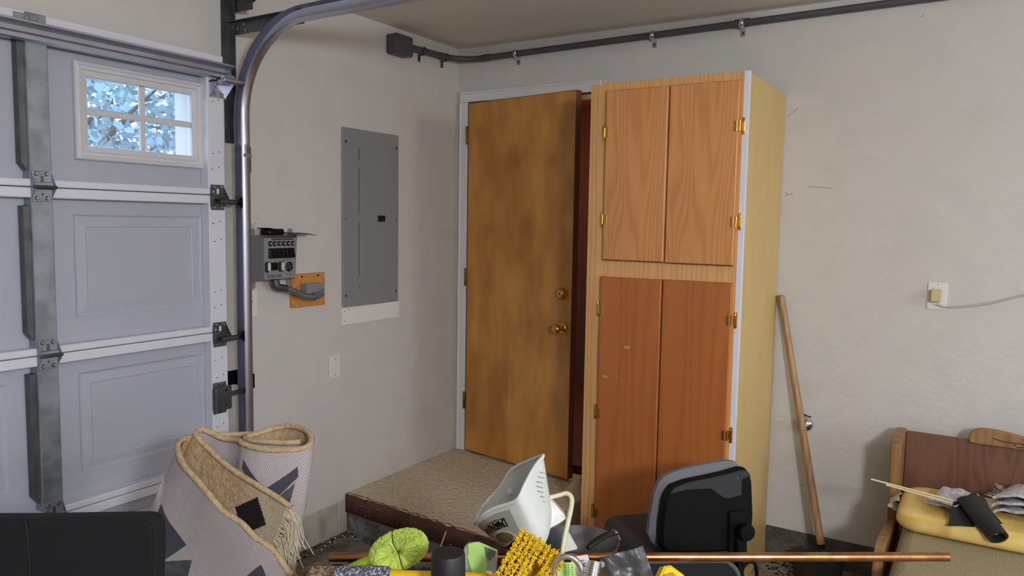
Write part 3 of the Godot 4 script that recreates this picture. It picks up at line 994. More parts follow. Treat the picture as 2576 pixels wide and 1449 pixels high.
# ---------------------------------------------------------------- door track
func build_track():
	var t := thing("door_track", "galvanised curved roller track at the right end of the overhead door", "door track")
	var x := -1.600
	var path := []
	# (y, z) of the track's middle line; it runs up, bends by 90 degrees, and comes into the room
	var zc := 0.098
	var yc := 2.318
	var R := 0.36
	for y in [0.02, 0.6, 1.2, 1.60, 1.85]:
		path.append(Vector2(zc, y))
	for k in 17:
		var a := PI / 2 * k / 16.0
		path.append(Vector2(zc + R - R * cos(a), yc - R + R * sin(a)))
	for z in [0.65, 0.9, 1.3, 2.0, 2.6]:
		path.append(Vector2(z, yc + (z - 0.46) * 0.004))
	# section in (depth towards the room side of the bend, x)
	var sec := [Vector2(-0.026, -0.022), Vector2(-0.028, -0.014), Vector2(-0.028, 0.008), Vector2(-0.024, 0.014), Vector2(-0.008, 0.016), Vector2(0.008, 0.016), Vector2(0.024, 0.014), Vector2(0.028, 0.008), Vector2(0.028, -0.014), Vector2(0.024, -0.022)]
	var outer := []
	var inner := []
	for i in path.size():
		var a: Vector2 = path[maxi(i - 1, 0)]
		var b: Vector2 = path[mini(i + 1, path.size() - 1)]
		var tg := (b - a).normalized()
		var nrm := Vector2(tg.y, -tg.x)    # to +z while rising, down while level
		var ro := []
		var ri := []
		for s in sec:
			var p: Vector2 = path[i] + nrm * s.x
			ro.append(Vector3(x + s.y, p.y, p.x))
			var q: Vector2 = path[i] + nrm * (s.x * 0.93)
			ri.append(Vector3(x + s.y - 0.0018, q.y, q.x))
		outer.append(ro)
		inner.append(ri)
	var v0 := outer.slice(0, 5)
	var v1 := outer.slice(4)
	var i0 := inner.slice(0, 5)
	var i1 := inner.slice(4)
	for q in [["vertical_track", v0, i0], ["curved_track", v1, i1]]:
		var st := mb()
		skin(st, q[1], false, null, 7)
		skin(st, q[2], true, null, 8)
		var m: int = q[1].size()
		for i in m - 1:
			for e in [0, sec.size() - 1]:
				quad(st, q[1][i][e], q[1][i + 1][e], q[2][i + 1][e], q[2][i][e])
		part(q[0], st, M.track, t)
	# splice plate and bolts where the bend starts
	var st := mb()
	bx(st, x - 0.020, x + 0.018, 1.80, 1.812, 0.1265, 0.1285)
	bx(st, x + 0.016, x + 0.019, 1.74, 1.84, 0.075, 0.122)
	part("splice_plate", st, M.galv, t)
	for y in [1.775, 1.835]:
		st = mb()
		rod(st, Vector3(x + 0.010, y, 0.100), Vector3(x + 0.030, y, 0.100), 0.006, 8)
		part("bolt", st, M.dark_screw, t)
	# upright angle on the wall, the flag plate, and the level angle
	st = mb()
	bx(st, -1.622, -1.578, 1.86, CH - 0.06, 0.001, 0.005)
	bx(st, -1.582, -1.578, 1.86, CH - 0.06, 0.005, 0.035)
	part("wall_angle", st, M.galv_dark, t)
	st = mb()
	bx(st, -1.576, -1.573, 2.29, 2.338, 0.005, 0.42)
	bx(st, -1.600, -1.573, 2.338, 2.341, 0.005, 0.42)
	part("level_angle", st, M.galv_dark, t)
	for q in [[0.02, 2.32], [0.05, 2.31], [0.09, 2.325], [0.10, 2.30]]:
		st = mb()
		rod(st, Vector3(-1.5765, q[1], q[0]), Vector3(-1.583, q[1], q[0]), 0.006, 8)
		part("bolt", st, M.screw, t)
	# jamb bracket with two slots
	st = mb()
	bx(st, -1.640, -1.560, 0.862, 0.922, 0.001, 0.004)
	bx(st, -1.560, -1.512, 0.862, 0.920, 0.001, 0.004, 0.001)
	bx(st, -1.584, -1.581, 0.862, 0.920, 0.004, 0.125)
	part("jamb_bracket", st, M.black_iron, t)
	for y in [0.877, 0.904]:
		st = mb()
		prism(st, rounded([Vector2(-0.010, -0.0035), Vector2(0.010, -0.0035), Vector2(0.010, 0.0035), Vector2(-0.010, 0.0035)], 0.003), 0.0006, Transform3D(Basis.IDENTITY, Vector3(-1.533, y, 0.0039)))
		part("slot", st, M.white_board, t)
	# black drum of the lifting spring above the track
	var dr := thing("cable_drum", "dark cable drum and spring end above the track at the top of the wall", "cable drum")
	st = mb()
	var xf := Transform3D(Basis(Vector3.BACK, PI / 2), Vector3(-1.545, 2.47, 0.085))
	lathe(st, [Vector2(0.0, 0.0), Vector2(0.058, 0.0), Vector2(0.060, 0.006), Vector2(0.060, 0.012), Vector2(0.046, 0.016), Vector2(0.048, 0.022), Vector2(0.045, 0.026), Vector2(0.048, 0.032), Vector2(0.045, 0.036), Vector2(0.048, 0.042), Vector2(0.045, 0.048), Vector2(0.052, 0.056), Vector2(0.052, 0.062), Vector2(0.03, 0.066), Vector2(0.0, 0.066)], 28, xf)
	part("drum", st, M.black_iron, dr)
	st = mb()
	rod(st, Vector3(-1.50, 2.47, 0.085), Vector3(-5.8, 2.47, 0.085), 0.0125, 14)
	part("shaft", st, M.galv_dark, dr)
	st = mb()
	bx(st, -1.574, -1.570, 2.38, 2.52, 0.005, 0.13)
	part("bearing_plate", st, M.galv_dark, dr)
	st = mb()
	lathe(st, [Vector2(0.0, 0.0), Vector2(0.02, 0.0), Vector2(0.02, 0.02), Vector2(0.0, 0.02)], 16, Transform3D(Basis(Vector3.BACK, PI / 2), Vector3(-1.52, 2.47, 0.085)))
	part("bearing", st, M.brass_old, dr)

# ---------------------------------------------------------------- entry door
func build_entry_door():
	# white casing round the doorway
	var c := thing("trim_4", "white painted casing round the wooden entry door", "door casing", Vector3.ZERO, 0.0, "", "structure")
	var st := mb()
	bx(st, -0.016, -0.001, ST + 0.003, 2.239, 0.022, 0.078, 0.003)
	bx(st, -0.021, -0.012, ST + 0.003, 2.2395, 0.022, 0.036, 0.003)
	part("side_casing", st, M.white_trim, c)
	st = mb()
	bx(st, -0.016, -0.001, 2.240, 2.299, 0.021, 0.915, 0.003)
	bx(st, -0.021, -0.012, 2.286, 2.300, 0.021, 0.916, 0.003)
	part("head_casing", st, M.white_trim, c)
	st = mb()
	bx(st, -0.016, -0.001, ST + 0.003, 2.239, 0.862, 0.915, 0.003)
	part("side_casing", st, M.white_trim, c)
	st = mb()
	bx(st, 0.002, 0.148, ST + 0.003, 2.242, 0.0755, 0.088, 0.001)
	bx(st, 0.002, 0.148, ST + 0.003, 2.242, 0.885, 0.899, 0.001)
	bx(st, 0.002, 0.148, 2.232, 2.2445, 0.088, 0.885, 0.001)
	bx(st, 0.055, 0.075, ST + 0.003, 2.232, 0.873, 0.886, 0.001)
	part("door_jamb", st, M.dark_wood, c)
	# the slab, hinged at its left edge and a little open
	var d := thing("door_2", "brown stained wooden entry door with blotchy finish, standing slightly open", "door", Vector3(-0.021, 0.206, 0.090), -10.2, "", "structure")
	var w := 0.772
	var h := 2.026
	var n1 := noise(0.011, FastNoiseLite.TYPE_SIMPLEX_SMOOTH, 4, 9)
	var n2 := noise(0.05, FastNoiseLite.TYPE_SIMPLEX_SMOOTH, 3, 10)
	var n3 := noise(0.004, FastNoiseLite.TYPE_SIMPLEX_SMOOTH, 3, 12)
	var base := Color(0.84, 0.60, 0.29)
	var dark := Color(0.64, 0.41, 0.15)
	var spots := [Vector3(0.25, 0.355, 0.045), Vector3(0.62, 0.345, 0.085), Vector3(0.52, 0.42, 0.05), Vector3(0.64, 0.60, 0.035), Vector3(0.45, 0.16, 0.09), Vector3(0.1, 0.08, 0.05), Vector3(0.8, 0.17, 0.05)]
	var face := paint(384, 1008, func(x, y):
		var u: float = x / 384.0
		var v: float = y / 1008.0
		var k: float = 0.36 + n1.get_noise_2d(x * 1.3, y * 0.45) * 0.38 + n3.get_noise_2d(x * 2.0, y * 0.7) * 0.42
		k += n2.get_noise_2d(x * 3.0, y * 0.15) * 0.10
		for s in spots:
			var q := Vector2((u - s.x) / 1.0, (v - s.y) * 2.4)
			k += 0.38 * exp(-q.length_squared() / (s.z * s.z))
		if v > 0.60:
			k += (0.20 if u < 0.43 else -0.08) * smoothstep(0.55, 0.75, v)
		return base.lerp(dark, clampf(k, 0.0, 1.0)))
	var fm := mat(Color.WHITE, 0.42)
	fm.albedo_texture = face
	fm.clearcoat_enabled = true
	fm.clearcoat = 0.3
	fm.clearcoat_roughness = 0.4
	# face looks to -x; local z runs along the width
	st = mb()
	quad(st, Vector3(0, 0.003, 0.003), Vector3(0, 0.003, w - 0.003), Vector3(0, h - 0.003, w - 0.003), Vector3(0, h - 0.003, 0.003), Vector2(0, 1), Vector2(1, 1), Vector2(1, 0), Vector2(0, 0))
	part("face", st, fm, d)
	st = mb()
	box(st, Vector3(0.0225, h / 2, w / 2), Vector3(0.044, h, w), 0.003)
	part("core", st, M.dark_wood, d)
	st = mb()
	bx(st, 0.004, 0.040, 0.004, h - 0.002, w - 0.001, w + 0.0005)
	part("edge_band", st, mat(Color(0.46, 0.24, 0.14), 0.5), d)
	st = mb()
	bx(st, 0.004, 0.040, h - 0.25, h - 0.002, w - 0.0005, w + 0.0009)
	# hinges
	for y in [1.845, 1.03, 0.30]:
		var hg := Node3D.new()
		var hn := "hinge"
		var k := 0
		while d.has_node(hn if k == 0 else "%s_%03d" % [hn, k]): k += 1
		hg.name = hn if k == 0 else "%s_%03d" % [hn, k]
		d.add_child(hg)
		hg.position = Vector3(-0.007, y, -0.004)
		st = mb()
		lathe(st, [Vector2(0, -0.052), Vector2(0.004, -0.052), Vector2(0.0065, -0.047), Vector2(0.0065, -0.017), Vector2(0.0058, -0.0165), Vector2(0.0058, -0.0155), Vector2(0.0065, -0.015), Vector2(0.0065, 0.015), Vector2(0.0058, 0.0155), Vector2(0.0058, 0.0165), Vector2(0.0065, 0.017), Vector2(0.0065, 0.047), Vector2(0.004, 0.052), Vector2(0, 0.052)], 14)
		part("barrel", st, M.brass_old, hg)
		st = mb()
		bx(st, 0.002, 0.006, -0.048, 0.048, -0.010, 0.010, 0.0008)
		part("leaf", st, M.brass_old, hg)
	# round knob on its rose, and the deadbolt above it
	var kx := Transform3D(Basis(Vector3.BACK, PI / 2), Vector3(-0.0005, 0, 0))
	var kn := Node3D.new()
	kn.name = "door_knob"
	d.add_child(kn)
	kn.position = Vector3(0, 0.803, w - 0.060)
	kn.set_meta("label", "round brass door knob")
	st = mb()
	lathe(st, [Vector2(0, 0), Vector2(0.033, 0), Vector2(0.0335, 0.003), Vector2(0.030, 0.008), Vector2(0.022, 0.012), Vector2(0.014, 0.014), Vector2(0, 0.014)], 32, kx)
	part("rose", st, M.brass, kn)
	st = mb()
	lathe(st, [Vector2(0.011, 0.012), Vector2(0.0105, 0.026), Vector2(0.015, 0.032), Vector2(0.023, 0.038), Vector2(0.0265, 0.047), Vector2(0.0265, 0.053), Vector2(0.023, 0.062), Vector2(0.015, 0.067), Vector2(0.006, 0.0685), Vector2(0, 0.0685)], 32, kx)
	part("knob", st, M.brass, kn)
	st = mb()
	lathe(st, [Vector2(0, 0.068), Vector2(0.003, 0.068), Vector2(0.003, 0.0695), Vector2(0, 0.0695)], 10, kx)
	part("keyhole", st, M.black, kn)
	var db := Node3D.new()
	db.name = "deadbolt"
	d.add_child(db)
	db.position = Vector3(0, 0.985, w - 0.060)
	db.set_meta("label", "brass deadbolt cylinder")
	st = mb()
	lathe(st, [Vector2(0, 0), Vector2(0.032, 0), Vector2(0.031, 0.010), Vector2(0.0255, 0.024), Vector2(0.021, 0.030), Vector2(0.019, 0.031), Vector2(0.0175, 0.029), Vector2(0, 0.029)], 32, kx)
	part("collar", st, M.brass, db)
	st = mb()
	lathe(st, [Vector2(0, 0.028), Vector2(0.014, 0.028), Vector2(0.0135, 0.0315), Vector2(0, 0.0315)], 24, kx)
	part("cylinder_face", st, mat(Color(0.80, 0.68, 0.46), 0.35, 0.8), db)
	st = mb()
	lathe(st, [Vector2(0, 0.0312), Vector2(0.0055, 0.0312), Vector2(0.0055, 0.0322), Vector2(0, 0.0322)], 14, kx)
	part("keyhole", st, M.black, db)
	# latch plates let into the edge
	for q in [[0.803, 0.028], [0.985, 0.026]]:
		var lp := Node3D.new()
		lp.name = "latch_plate" if q[0] < 0.9 else "latch_plate_001"
		d.add_child(lp)
		lp.position = Vector3(0.022, q[0], w + 0.0003)
		st = mb()
		bx(st, -0.0125, 0.0125, -q[1], q[1], 0.0, 0.0014, 0.0005)
		part("plate", st, M.brass_old, lp)
		for y in [-0.02, 0.02]:
			st = mb()
			lathe(st, [Vector2(0, 0), Vector2(0.004, 0), Vector2(0.003, 0.001), Vector2(0, 0.001)], 10, Transform3D(Basis(Vector3.RIGHT, PI / 2), Vector3(0, y, 0.0014)))
			part("screw", st, M.screw, lp)
		if q[0] < 0.9:
			st = mb()
			rod(st, Vector3(0, 0, 0.001), Vector3(0, 0, 0.010), 0.010, 14)
			part("latch", st, M.brass_old, lp)

# ---------------------------------------------------------------- tall cabinet
func build_cabinet():
	var c := thing("tall_cabinet", "tall wooden cabinet with four flat doors and white right edge", "cabinet", Vector3(-0.633, 0.0, 1.5))
	# local frame: x to the right along the front (world +z), z out of the front (world -x)
	c.transform = Transform3D(Basis(Vector3(0, 0, 1), Vector3(0, 1, 0), Vector3(-1, 0, 0)), Vector3(-0.633, 0.0, 1.5))
	var L := -0.338
	var R := 0.338
	var T := 2.154
	var D := -0.628
	var st := mb()
	bx(st, L, L + 0.018, 0.002, T - 0.002, D, -0.020)
	bx(st, L + 0.018, R - 0.018, T - 0.022, T - 0.004, D, -0.020)
	bx(st, L + 0.018, R - 0.018, 0.10, 0.118, D, -0.020)
	bx(st, L + 0.018, R - 0.018, 1.35, 1.368, D, -0.020)
	bx(st, L + 0.018, R - 0.018, 0.118, T - 0.022, D, D + 0.008)
	bx(st, L + 0.018, R - 0.018, 0.002, 0.10, -0.09, -0.075)
	part("carcass", st, M.wood_side, c)
	st = mb()
	bx(st, R - 0.018, R, 0.002, T - 0.002, D, -0.0195, 0.001)
	part("side_panel", st, M.wood_side, c, "pale yellow wood-grain side panel")
	for q in [[L, L + 0.036, 0.002, T], [L + 0.0365, L + 0.078, 0.002, T - 0.001], [R - 0.050, R - 0.0215, 0.002, T - 0.001]]:
		st = mb()
		bx(st, q[0], q[1], q[2], q[3], -0.020, 0.0, 0.0015)
		part("face_stile", st, M.wood_frame, c)
	for q in [[T - 0.036, T], [1.325, 1.405], [0.09, 0.13]]:
		st = mb()
		bx(st, L + 0.0785, R - 0.0505, q[0], q[1], -0.020, -0.0004, 0.0015)
		part("face_rail", st, M.wood_frame, c)
	st = mb()
	bx(st, R - 0.0212, R + 0.0012, 0.002, T + 0.003, -0.0195, 0.0015, 0.001)
	part("edge_strip", st, mat(Color(0.88, 0.88, 0.92), 0.5), c, "white painted strip down the right front edge")
	# doors: [x0, x1, y0, y1]
	var doors := [[-0.258, 0.020, 1.402, 2.121, M.wood_upper], [0.024, 0.309, 1.400, 2.122, M.wood_upper], [-0.264, 0.0165, 0.118, 1.330, M.wood_lower], [0.0205, 0.309, 0.118, 1.332, M.wood_lower]]
	var hy := [[1.945, 1.576], [1.945, 1.574], [1.187, 0.728, 0.275], [1.184, 0.718, 0.270]]
	for i in 4:
		var q = doors[i]
		var d := Node3D.new()
		d.name = "cabinet_door" if i == 0 else "cabinet_door_%03d" % i
		c.add_child(d)
		d.position = Vector3((q[0] + q[1]) / 2, (q[2] + q[3]) / 2, 0.0)
		var w: float = (q[1] - q[0]) / 2
		var h: float = (q[3] - q[2]) / 2
		st = mb()
		# front slightly eased, back lipped
		rect_steps(st, [[-w, w, -h, h, 0.001], [-w, w, -h, h, 0.012], [-w + 0.003, w - 0.003, -h + 0.003, h - 0.003, 0.0175], [-w + 0.006, w - 0.006, -h + 0.006, h - 0.006, 0.019]])
		rect_steps(st, [[w, -w, -h, h, 0.001]])
		part("door_panel", st, q[4], d)
		if i % 2 == 1:
			st = mb()
			bx(st, w - 0.005, w + 0.0005, -h + 0.001, h - 0.001, 0.002, 0.0165, 0.001)
			part("edge_band", st, M.wood_edge, d)
		st = mb()
		bx(st, -w + 0.002, w - 0.002, -h - 0.0006, -h + 0.004, 0.002, 0.016, 0.001)
		part("bottom_edge", st, M.wood_edge if i > 1 else M.dark_wood, d)
		var side := 1.0 if i % 2 == 1 else -1.0
		for y in hy[i]:
			var hg := mb()
			var hx := side * (w + 0.007)
			var yy: float = y - d.position.y
			bx(hg, hx - 0.010, hx + 0.010, yy - 0.018, yy + 0.018, 0.0006, 0.0045, 0.001)
			bx(hg, hx - side * 0.020 - 0.006, hx - side * 0.020 + 0.006, yy - 0.020, yy + 0.020, 0.0185, 0.0215, 0.001)
			rod(hg, Vector3(hx - side * 0.004, yy - 0.020, 0.018), Vector3(hx - side * 0.004, yy + 0.020, 0.018), 0.0048, 10)
			rod(hg, Vector3(hx + side * 0.006, yy + 0.018, 0.003), Vector3(hx + side * 0.006, yy + 0.033, 0.003), 0.0036, 8, 0.0015)
			rod(hg, Vector3(hx + side * 0.006, yy - 0.018, 0.003), Vector3(hx + side * 0.006, yy - 0.033, 0.003), 0.0036, 8, 0.0015)
			prism(hg, rounded([Vector2(-0.006, -0.033), Vector2(0.006, -0.033), Vector2(0.006, 0.033), Vector2(-0.006, 0.033)], 0.005), 0.003, Transform3D(Basis.IDENTITY, Vector3(hx + side * 0.007, yy, 0.0008)), 0.0008)
			part("hinge", hg, M.brass, d, "polished brass cabinet hinge")
		if i == 2:
			for k in [[-0.128 - d.position.x, 1.033 - d.position.y, 0.0225, 0.0105], [-0.228 - d.position.x, 0.894 - d.position.y, 0.0215, 0.0085], [-0.172 - d.position.x, 0.903 - d.position.y, 0.008, 0.005]]:
				var pts := PackedVector2Array()
				for a in 18:
					pts.append(Vector2(k[2] * cos(TAU * a / 18) * (1.0 - 0.18 * absf(sin(TAU * a / 18))), k[3] * sin(TAU * a / 18)))
				st = mb()
				prism(st, pts, 0.0006, Transform3D(Basis.IDENTITY, Vector3(k[0], k[1], 0.0188)))
				part("wood_patch", st, mat(Color(0.45, 0.25, 0.12), 0.6), d)
				var pin := PackedVector2Array()
				for p in pts: pin.append(p * 0.86)
				st = mb()
				prism(st, pin, 0.0006, Transform3D(Basis.IDENTITY, Vector3(k[0], k[1], 0.0191)))
				part("wood_patch", st, mat(Color(0.82, 0.55, 0.32), 0.6), d, "oval knot patch")

# ---------------------------------------------------------------- things on the wall with the overhead door
const FX := Basis(Vector3.RIGHT, PI / 2)      # turns a lathe's axis from +y to +z

func disc(st: SurfaceTool, c: Vector3, r: float, t: float, n := 14):
	lathe(st, [Vector2(0, 0), Vector2(r, 0), Vector2(r * 0.92, t), Vector2(0, t)], n, Transform3D(FX, c))

func build_left_wall_things():
	# electrical panel
	var t := thing("electrical_panel", "tall grey electrical panel cover with a narrow hinged door and black latch", "electrical panel", Vector3(-0.7455, 1.132, 0.0))
	var X := 0.2065
	var Hh := 0.867
	var st := mb()
	bx(st, -X, X, 0.0, Hh, 0.0, 0.010, 0.002)
	part("cover", st, M.panel_grey, t)
	st = mb()
	bx(st, -0.092, 0.170, 0.080, 0.782, 0.0085, 0.0125, 0.0015)
	var dr := part("panel_door", st, M.panel_grey, t)
	st = mb()
	bx(st, 0.040, 0.096, 0.418, 0.449, 0.0122, 0.0155, 0.001)
	bx(st, 0.044, 0.064, 0.422, 0.445, 0.0150, 0.0175, 0.001)
	part("latch", st, M.black, dr, "black door latch")
	for y in [0.70, 0.435, 0.125]:
		st = mb()
		rod(st, Vector3(-0.0935, y - 0.02, 0.0115), Vector3(-0.0935, y + 0.02, 0.0115), 0.003, 8)
		part("hinge", st, M.box_grey, dr)
	st = mb()
	bx(st, -0.0955, -0.092, 0.082, 0.780, 0.0085, 0.0105)
	part("door_gap", st, M.dark_screw, t)
	for q in [[-0.185, 0.80], [0.186, 0.80], [-0.185, 0.43], [0.190, 0.43], [-0.185, 0.055], [0.186, 0.055]]:
		st = mb()
		disc(st, Vector3(q[0], q[1], 0.0098), 0.0055, 0.0025)
		part("screw", st, M.screw if q[1] == 0.43 else M.dark_screw, t)
	# white board under it
	t = thing("filler_board", "white painted filler board fixed just below the electrical panel", "board", Vector3(-0.7455, 1.043, 0.0))
	st = mb()
	box(st, Vector3(0, 0.043, 0.006), Vector3(0.424, 0.086, 0.012), 0.0015, Transform3D(Basis(Vector3.BACK, 0.006), Vector3.ZERO))
	part("board", st, M.white_board, t)
	for q in [[-0.198, 0.02], [-0.198, 0.068], [-0.168, 0.075], [0.20, 0.022], [0.20, 0.07]]:
		st = mb()
		disc(st, Vector3(q[0], q[1], 0.0117), 0.0035, 0.0008)
		part("screw", st, M.box_grey, t)
	# blank plate
	t = thing("blank_wall_plate", "small white blank wall plate low on the wall below the grey panel", "wall plate", Vector3(-1.003, 0.791, 0.0))
	st = mb()
	bx(st, -0.0365, 0.0365, 0.0, 0.112, 0.0, 0.006, 0.002)
	part("plate", st, M.white_plastic, t)
	for y in [0.017, 0.095]:
		st = mb()
		disc(st, Vector3(0.0, y, 0.0058), 0.0035, 0.0012)
		part("screw", st, M.screw, t)
	# door opener control
	t = thing("wall_control", "white wall control plate with small buttons beside the door track", "wall control", Vector3(-1.499, 1.139, 0.0))
	st = mb()
	bx(st, -0.036, 0.036, 0.0, 0.112, 0.0, 0.007, 0.002)
	part("plate", st, M.white_plastic, t)
	for q in [[0.064, 0.0075, 0.006, Color(0.45, 0.45, 0.46)], [0.046, 0.006, 0.004, Color(0.62, 0.62, 0.62)], [0.026, 0.004, 0.003, Color(0.5, 0.5, 0.5)], [0.088, 0.0025, 0.003, Color(0.6, 0.6, 0.6)]]:
		st = mb()
		bx(st, 0.002 - q[1], 0.002 + q[1], q[0] - q[2], q[0] + q[2], 0.0068, 0.0088, 0.0006)
		part("button", st, mat(q[3], 0.5), t)
	# plywood square with its small steel box
	t = thing("plywood_square", "square plywood backing board holding the small steel box", "board", Vector3(-1.178, 1.157, 0.0))
	st = mb()
	bx(st, -0.101, 0.101, 0.0, 0.152, 0.0, 0.016, 0.0015)
	part("board", st, M.ply, t)
	for q in [[-0.041, 0.139], [0.057, 0.140]]:
		st = mb()
		disc(st, Vector3(q[0], q[1], 0.0158), 0.0055, 0.001)
		part("screw_hole", st, M.black, t)
	# transfer switch box
	t = thing("transfer_switch", "grey generator transfer switch box with black rocker switches and round inlet", "switch box", Vector3(-1.425, 1.300, 0.0))
	build_transfer_switch(t)
	# flexible conduit and the steel box on the plywood
	t = thing("flexible_conduit", "ribbed metal flexible conduit curving from the switch box to the plywood", "conduit", Vector3(-1.30, 1.20, 0.0))
	var pts := curve([Vector3(-0.115, 0.082, 0.060), Vector3(-0.10, 0.062, 0.062), Vector3(-0.062, 0.056, 0.066), Vector3(-0.015, 0.040, 0.070), Vector3(0.03, 0.020, 0.072), Vector3(0.075, 0.008, 0.074), Vector3(0.115, 0.010, 0.076), Vector3(0.145, 0.018, 0.072)], 14)
	var rr := []
	for i in pts.size():
		rr.append(0.0125 + (0.0016 if i % 2 == 0 else -0.0012))
	st = mb()
	tube(st, pts.slice(28, 84), rr.slice(28, 84), 14)
	part("ribbed_hose", st, M.galv, t)
	st = mb()
	tube(st, pts.slice(4, 31), 0.0155, 14)
	rod(st, pts[0] + Vector3(0, 0.015, 0), pts[6], 0.019, 16)
	part("elbow_connector", st, M.galv_dark, t)
	st = mb()
	tube(st, pts.slice(78), 0.0165, 14)
	lathe(st, [Vector2(0, 0), Vector2(0.02, 0), Vector2(0.02, 0.008), Vector2(0, 0.008)], 8, along(pts[76], pts[80]))
	part("box_connector", st, M.galv, t)
	t = thing("steel_outlet_box", "small grey steel box screwed to the plywood square", "outlet box", Vector3(-1.178, 1.2, 0.016))
	st = mb()
	bx(st, -0.052, 0.053, 0.003, 0.064, 0.0, 0.040, 0.003)
	part("box", st, M.box_grey, t)
	st = mb()
	bx(st, -0.054, 0.055, 0.001, 0.066, 0.040, 0.043, 0.001)
	var cv := part("cover", st, M.box_grey, t)
	for q in [[0.043, 0.034], [-0.044, 0.012]]:
		st = mb()
		disc(st, Vector3(q[0], q[1], 0.0428), 0.004, 0.0015)
		part("screw", st, M.dark_screw, cv)

func build_transfer_switch(t: Node3D):
	# front face flat at z = 0.105, right flank slants back to the wall
	var st := mb()
	var F := [Vector3(-0.083, 0.003, 0.105), Vector3(0.082, 0.003, 0.105), Vector3(0.088, 0.176, 0.105), Vector3(-0.083, 0.176, 0.105)]
	var Bk := [Vector3(-0.083, -0.012, 0.004), Vector3(0.176, -0.012, 0.004), Vector3(0.190, 0.186, 0.004), Vector3(-0.083, 0.186, 0.004)]
	quad(st, F[0], F[1], F[2], F[3])
	for k in 4:
		var j := (k + 1) % 4
		quad(st, F[k], Bk[k], Bk[j], F[j])
	quad(st, Bk[0], Bk[3], Bk[2], Bk[1])
	part("housing", st, M.box_grey, t)
	# mounting ears
	for q in [[-0.060, 0.195], [0.150, 0.195], [-0.060, -0.024], [0.140, -0.022]]:
		st = mb()
		prism(st, rounded([Vector2(q[0] - 0.014, q[1] - 0.02), Vector2(q[0] + 0.014, q[1] - 0.02), Vector2(q[0] + 0.014, q[1] + 0.02), Vector2(q[0] - 0.014, q[1] + 0.02)], 0.013), 0.005, Transform3D(Basis.IDENTITY, Vector3.ZERO))
		part("mounting_ear", st, M.box_grey, t)
	# curled black card lying on the top
	st = mb()
	var g := []
	for i in 13:
		var row := []
		for j in 4:
			var u := i / 12.0
			row.append(Vector3(-0.062 + 0.255 * u, 0.192 - 0.002 * u + 0.026 * pow(1.0 - u, 2.2) - 0.004 * sin(u * 7.0), 0.125 - 0.03 * j + 0.012 * sin(u * 3.0)))
		g.append(row)
	sheet(st, g, 0.0015)
	part("instruction_card", st, mat(Color(0.10, 0.09, 0.10), 0.35), t, "dark curled instruction card lying on top")
	st = mb()
	bx(st, -0.052, 0.030, 0.187, 0.214, 0.045, 0.105, 0.006)
	part("top_cap", st, M.black_iron, t)
	st = mb()
	var g2 := []
	for i in 8:
		var row := []
		for j in 4:
			var u := i / 7.0
			row.append(Vector3(0.028 + 0.135 * u, 0.198 - 0.014 * u * u, 0.100 - 0.025 * j))
		g2.append(row)
	sheet(st, g2, 0.001)
	part("paper_slip", st, mat(Color(0.78, 0.78, 0.78), 0.6), t)
	st = mb()
	bx(st, -0.045, 0.075, 0.167, 0.174, 0.1045, 0.1062, 0.0005)
	part("name_strip", st, M.galv_dark, t)
	# six push-button breakers
	for i in 6:
		st = mb()
		var c := Vector3(-0.050 + 0.0245 * i, 0.152, 0.105)
		lathe(st, [Vector2(0, 0), Vector2(0.0115, 0), Vector2(0.0105, 0.004), Vector2(0.0085, 0.005), Vector2(0, 0.005)], 16, Transform3D(FX, c))
		var b := part("breaker_ring", st, M.black, t)
		st = mb()
		lathe(st, [Vector2(0, 0.004), Vector2(0.006, 0.004), Vector2(0.0055, 0.009), Vector2(0.0035, 0.011), Vector2(0, 0.0115)], 14, Transform3D(FX, c))
		part("breaker_button", st, M.box_grey, b)
	st = mb()
	bx(st, -0.062, 0.076, 0.090, 0.133, 0.1048, 0.112, 0.002)
	var bank := part("switch_bank", st, M.black, t)
	for i in 6:
		st = mb()
		var x0 := -0.058 + 0.0222 * i
		prism(st, PackedVector2Array([Vector2(0, 0), Vector2(0.011, 0.0), Vector2(0.006, 0.018), Vector2(0.003, 0.034), Vector2(0, 0.036)]), 0.019, Transform3D(Basis(Vector3(0, 0, 1), Vector3(0, 1, 0), Vector3(-1, 0, 0)), Vector3(x0 + 0.0195, 0.0935, 0.111)), 0.001)
		part("rocker_switch", st, M.black_gloss, bank)
	# printed letters under the switches
	var ink := mat(Color(0.08, 0.08, 0.09), 0.7)
	for i in 6:
		letters("ABCDEF"[i], 0.0095, Vector3(-0.0495 + 0.0234 * i, 0.0795, 0.1051), t, ink)
	letters("GENTRAN", 0.0175, Vector3(-0.029, 0.0145, 0.1051), t, ink)
	st = mb()
	bx(st, -0.062, -0.030, 0.0085, 0.0098, 0.1049, 0.1054)
	part("printed_line", st, ink, t)
	# two meters with the black push plate between them
	for x in [-0.068, 0.004]:
		st = mb()
		prism(st, rounded([Vector2(x - 0.0125, 0.032), Vector2(x + 0.0125, 0.034), Vector2(x + 0.0125, 0.076), Vector2(x - 0.0125, 0.076)], 0.010), 0.006, Transform3D(Basis.IDENTITY, Vector3(0, 0, 0.1045)), 0.001)
		var me := part("meter", st, M.black, t)
		st = mb()
		prism(st, rounded([Vector2(x - 0.002, 0.037), Vector2(x + 0.011, 0.038), Vector2(x + 0.011, 0.073), Vector2(x - 0.002, 0.073)], 0.008), 0.010, Transform3D(Basis.IDENTITY, Vector3(0, 0, 0.107)), 0.0015)
		part("meter_face", st, mat(Color(0.78, 0.77, 0.75), 0.3), me)
		st = mb()
		bx(st, x - 0.006, x + 0.004, 0.0255, 0.0268, 0.1049, 0.1054)
		part("printed_line", st, ink, t)
	st = mb()
	bx(st, -0.052, -0.012, 0.040, 0.073, 0.1045, 0.108, 0.001)
	part("meter_plate", st, M.black_gloss, t)
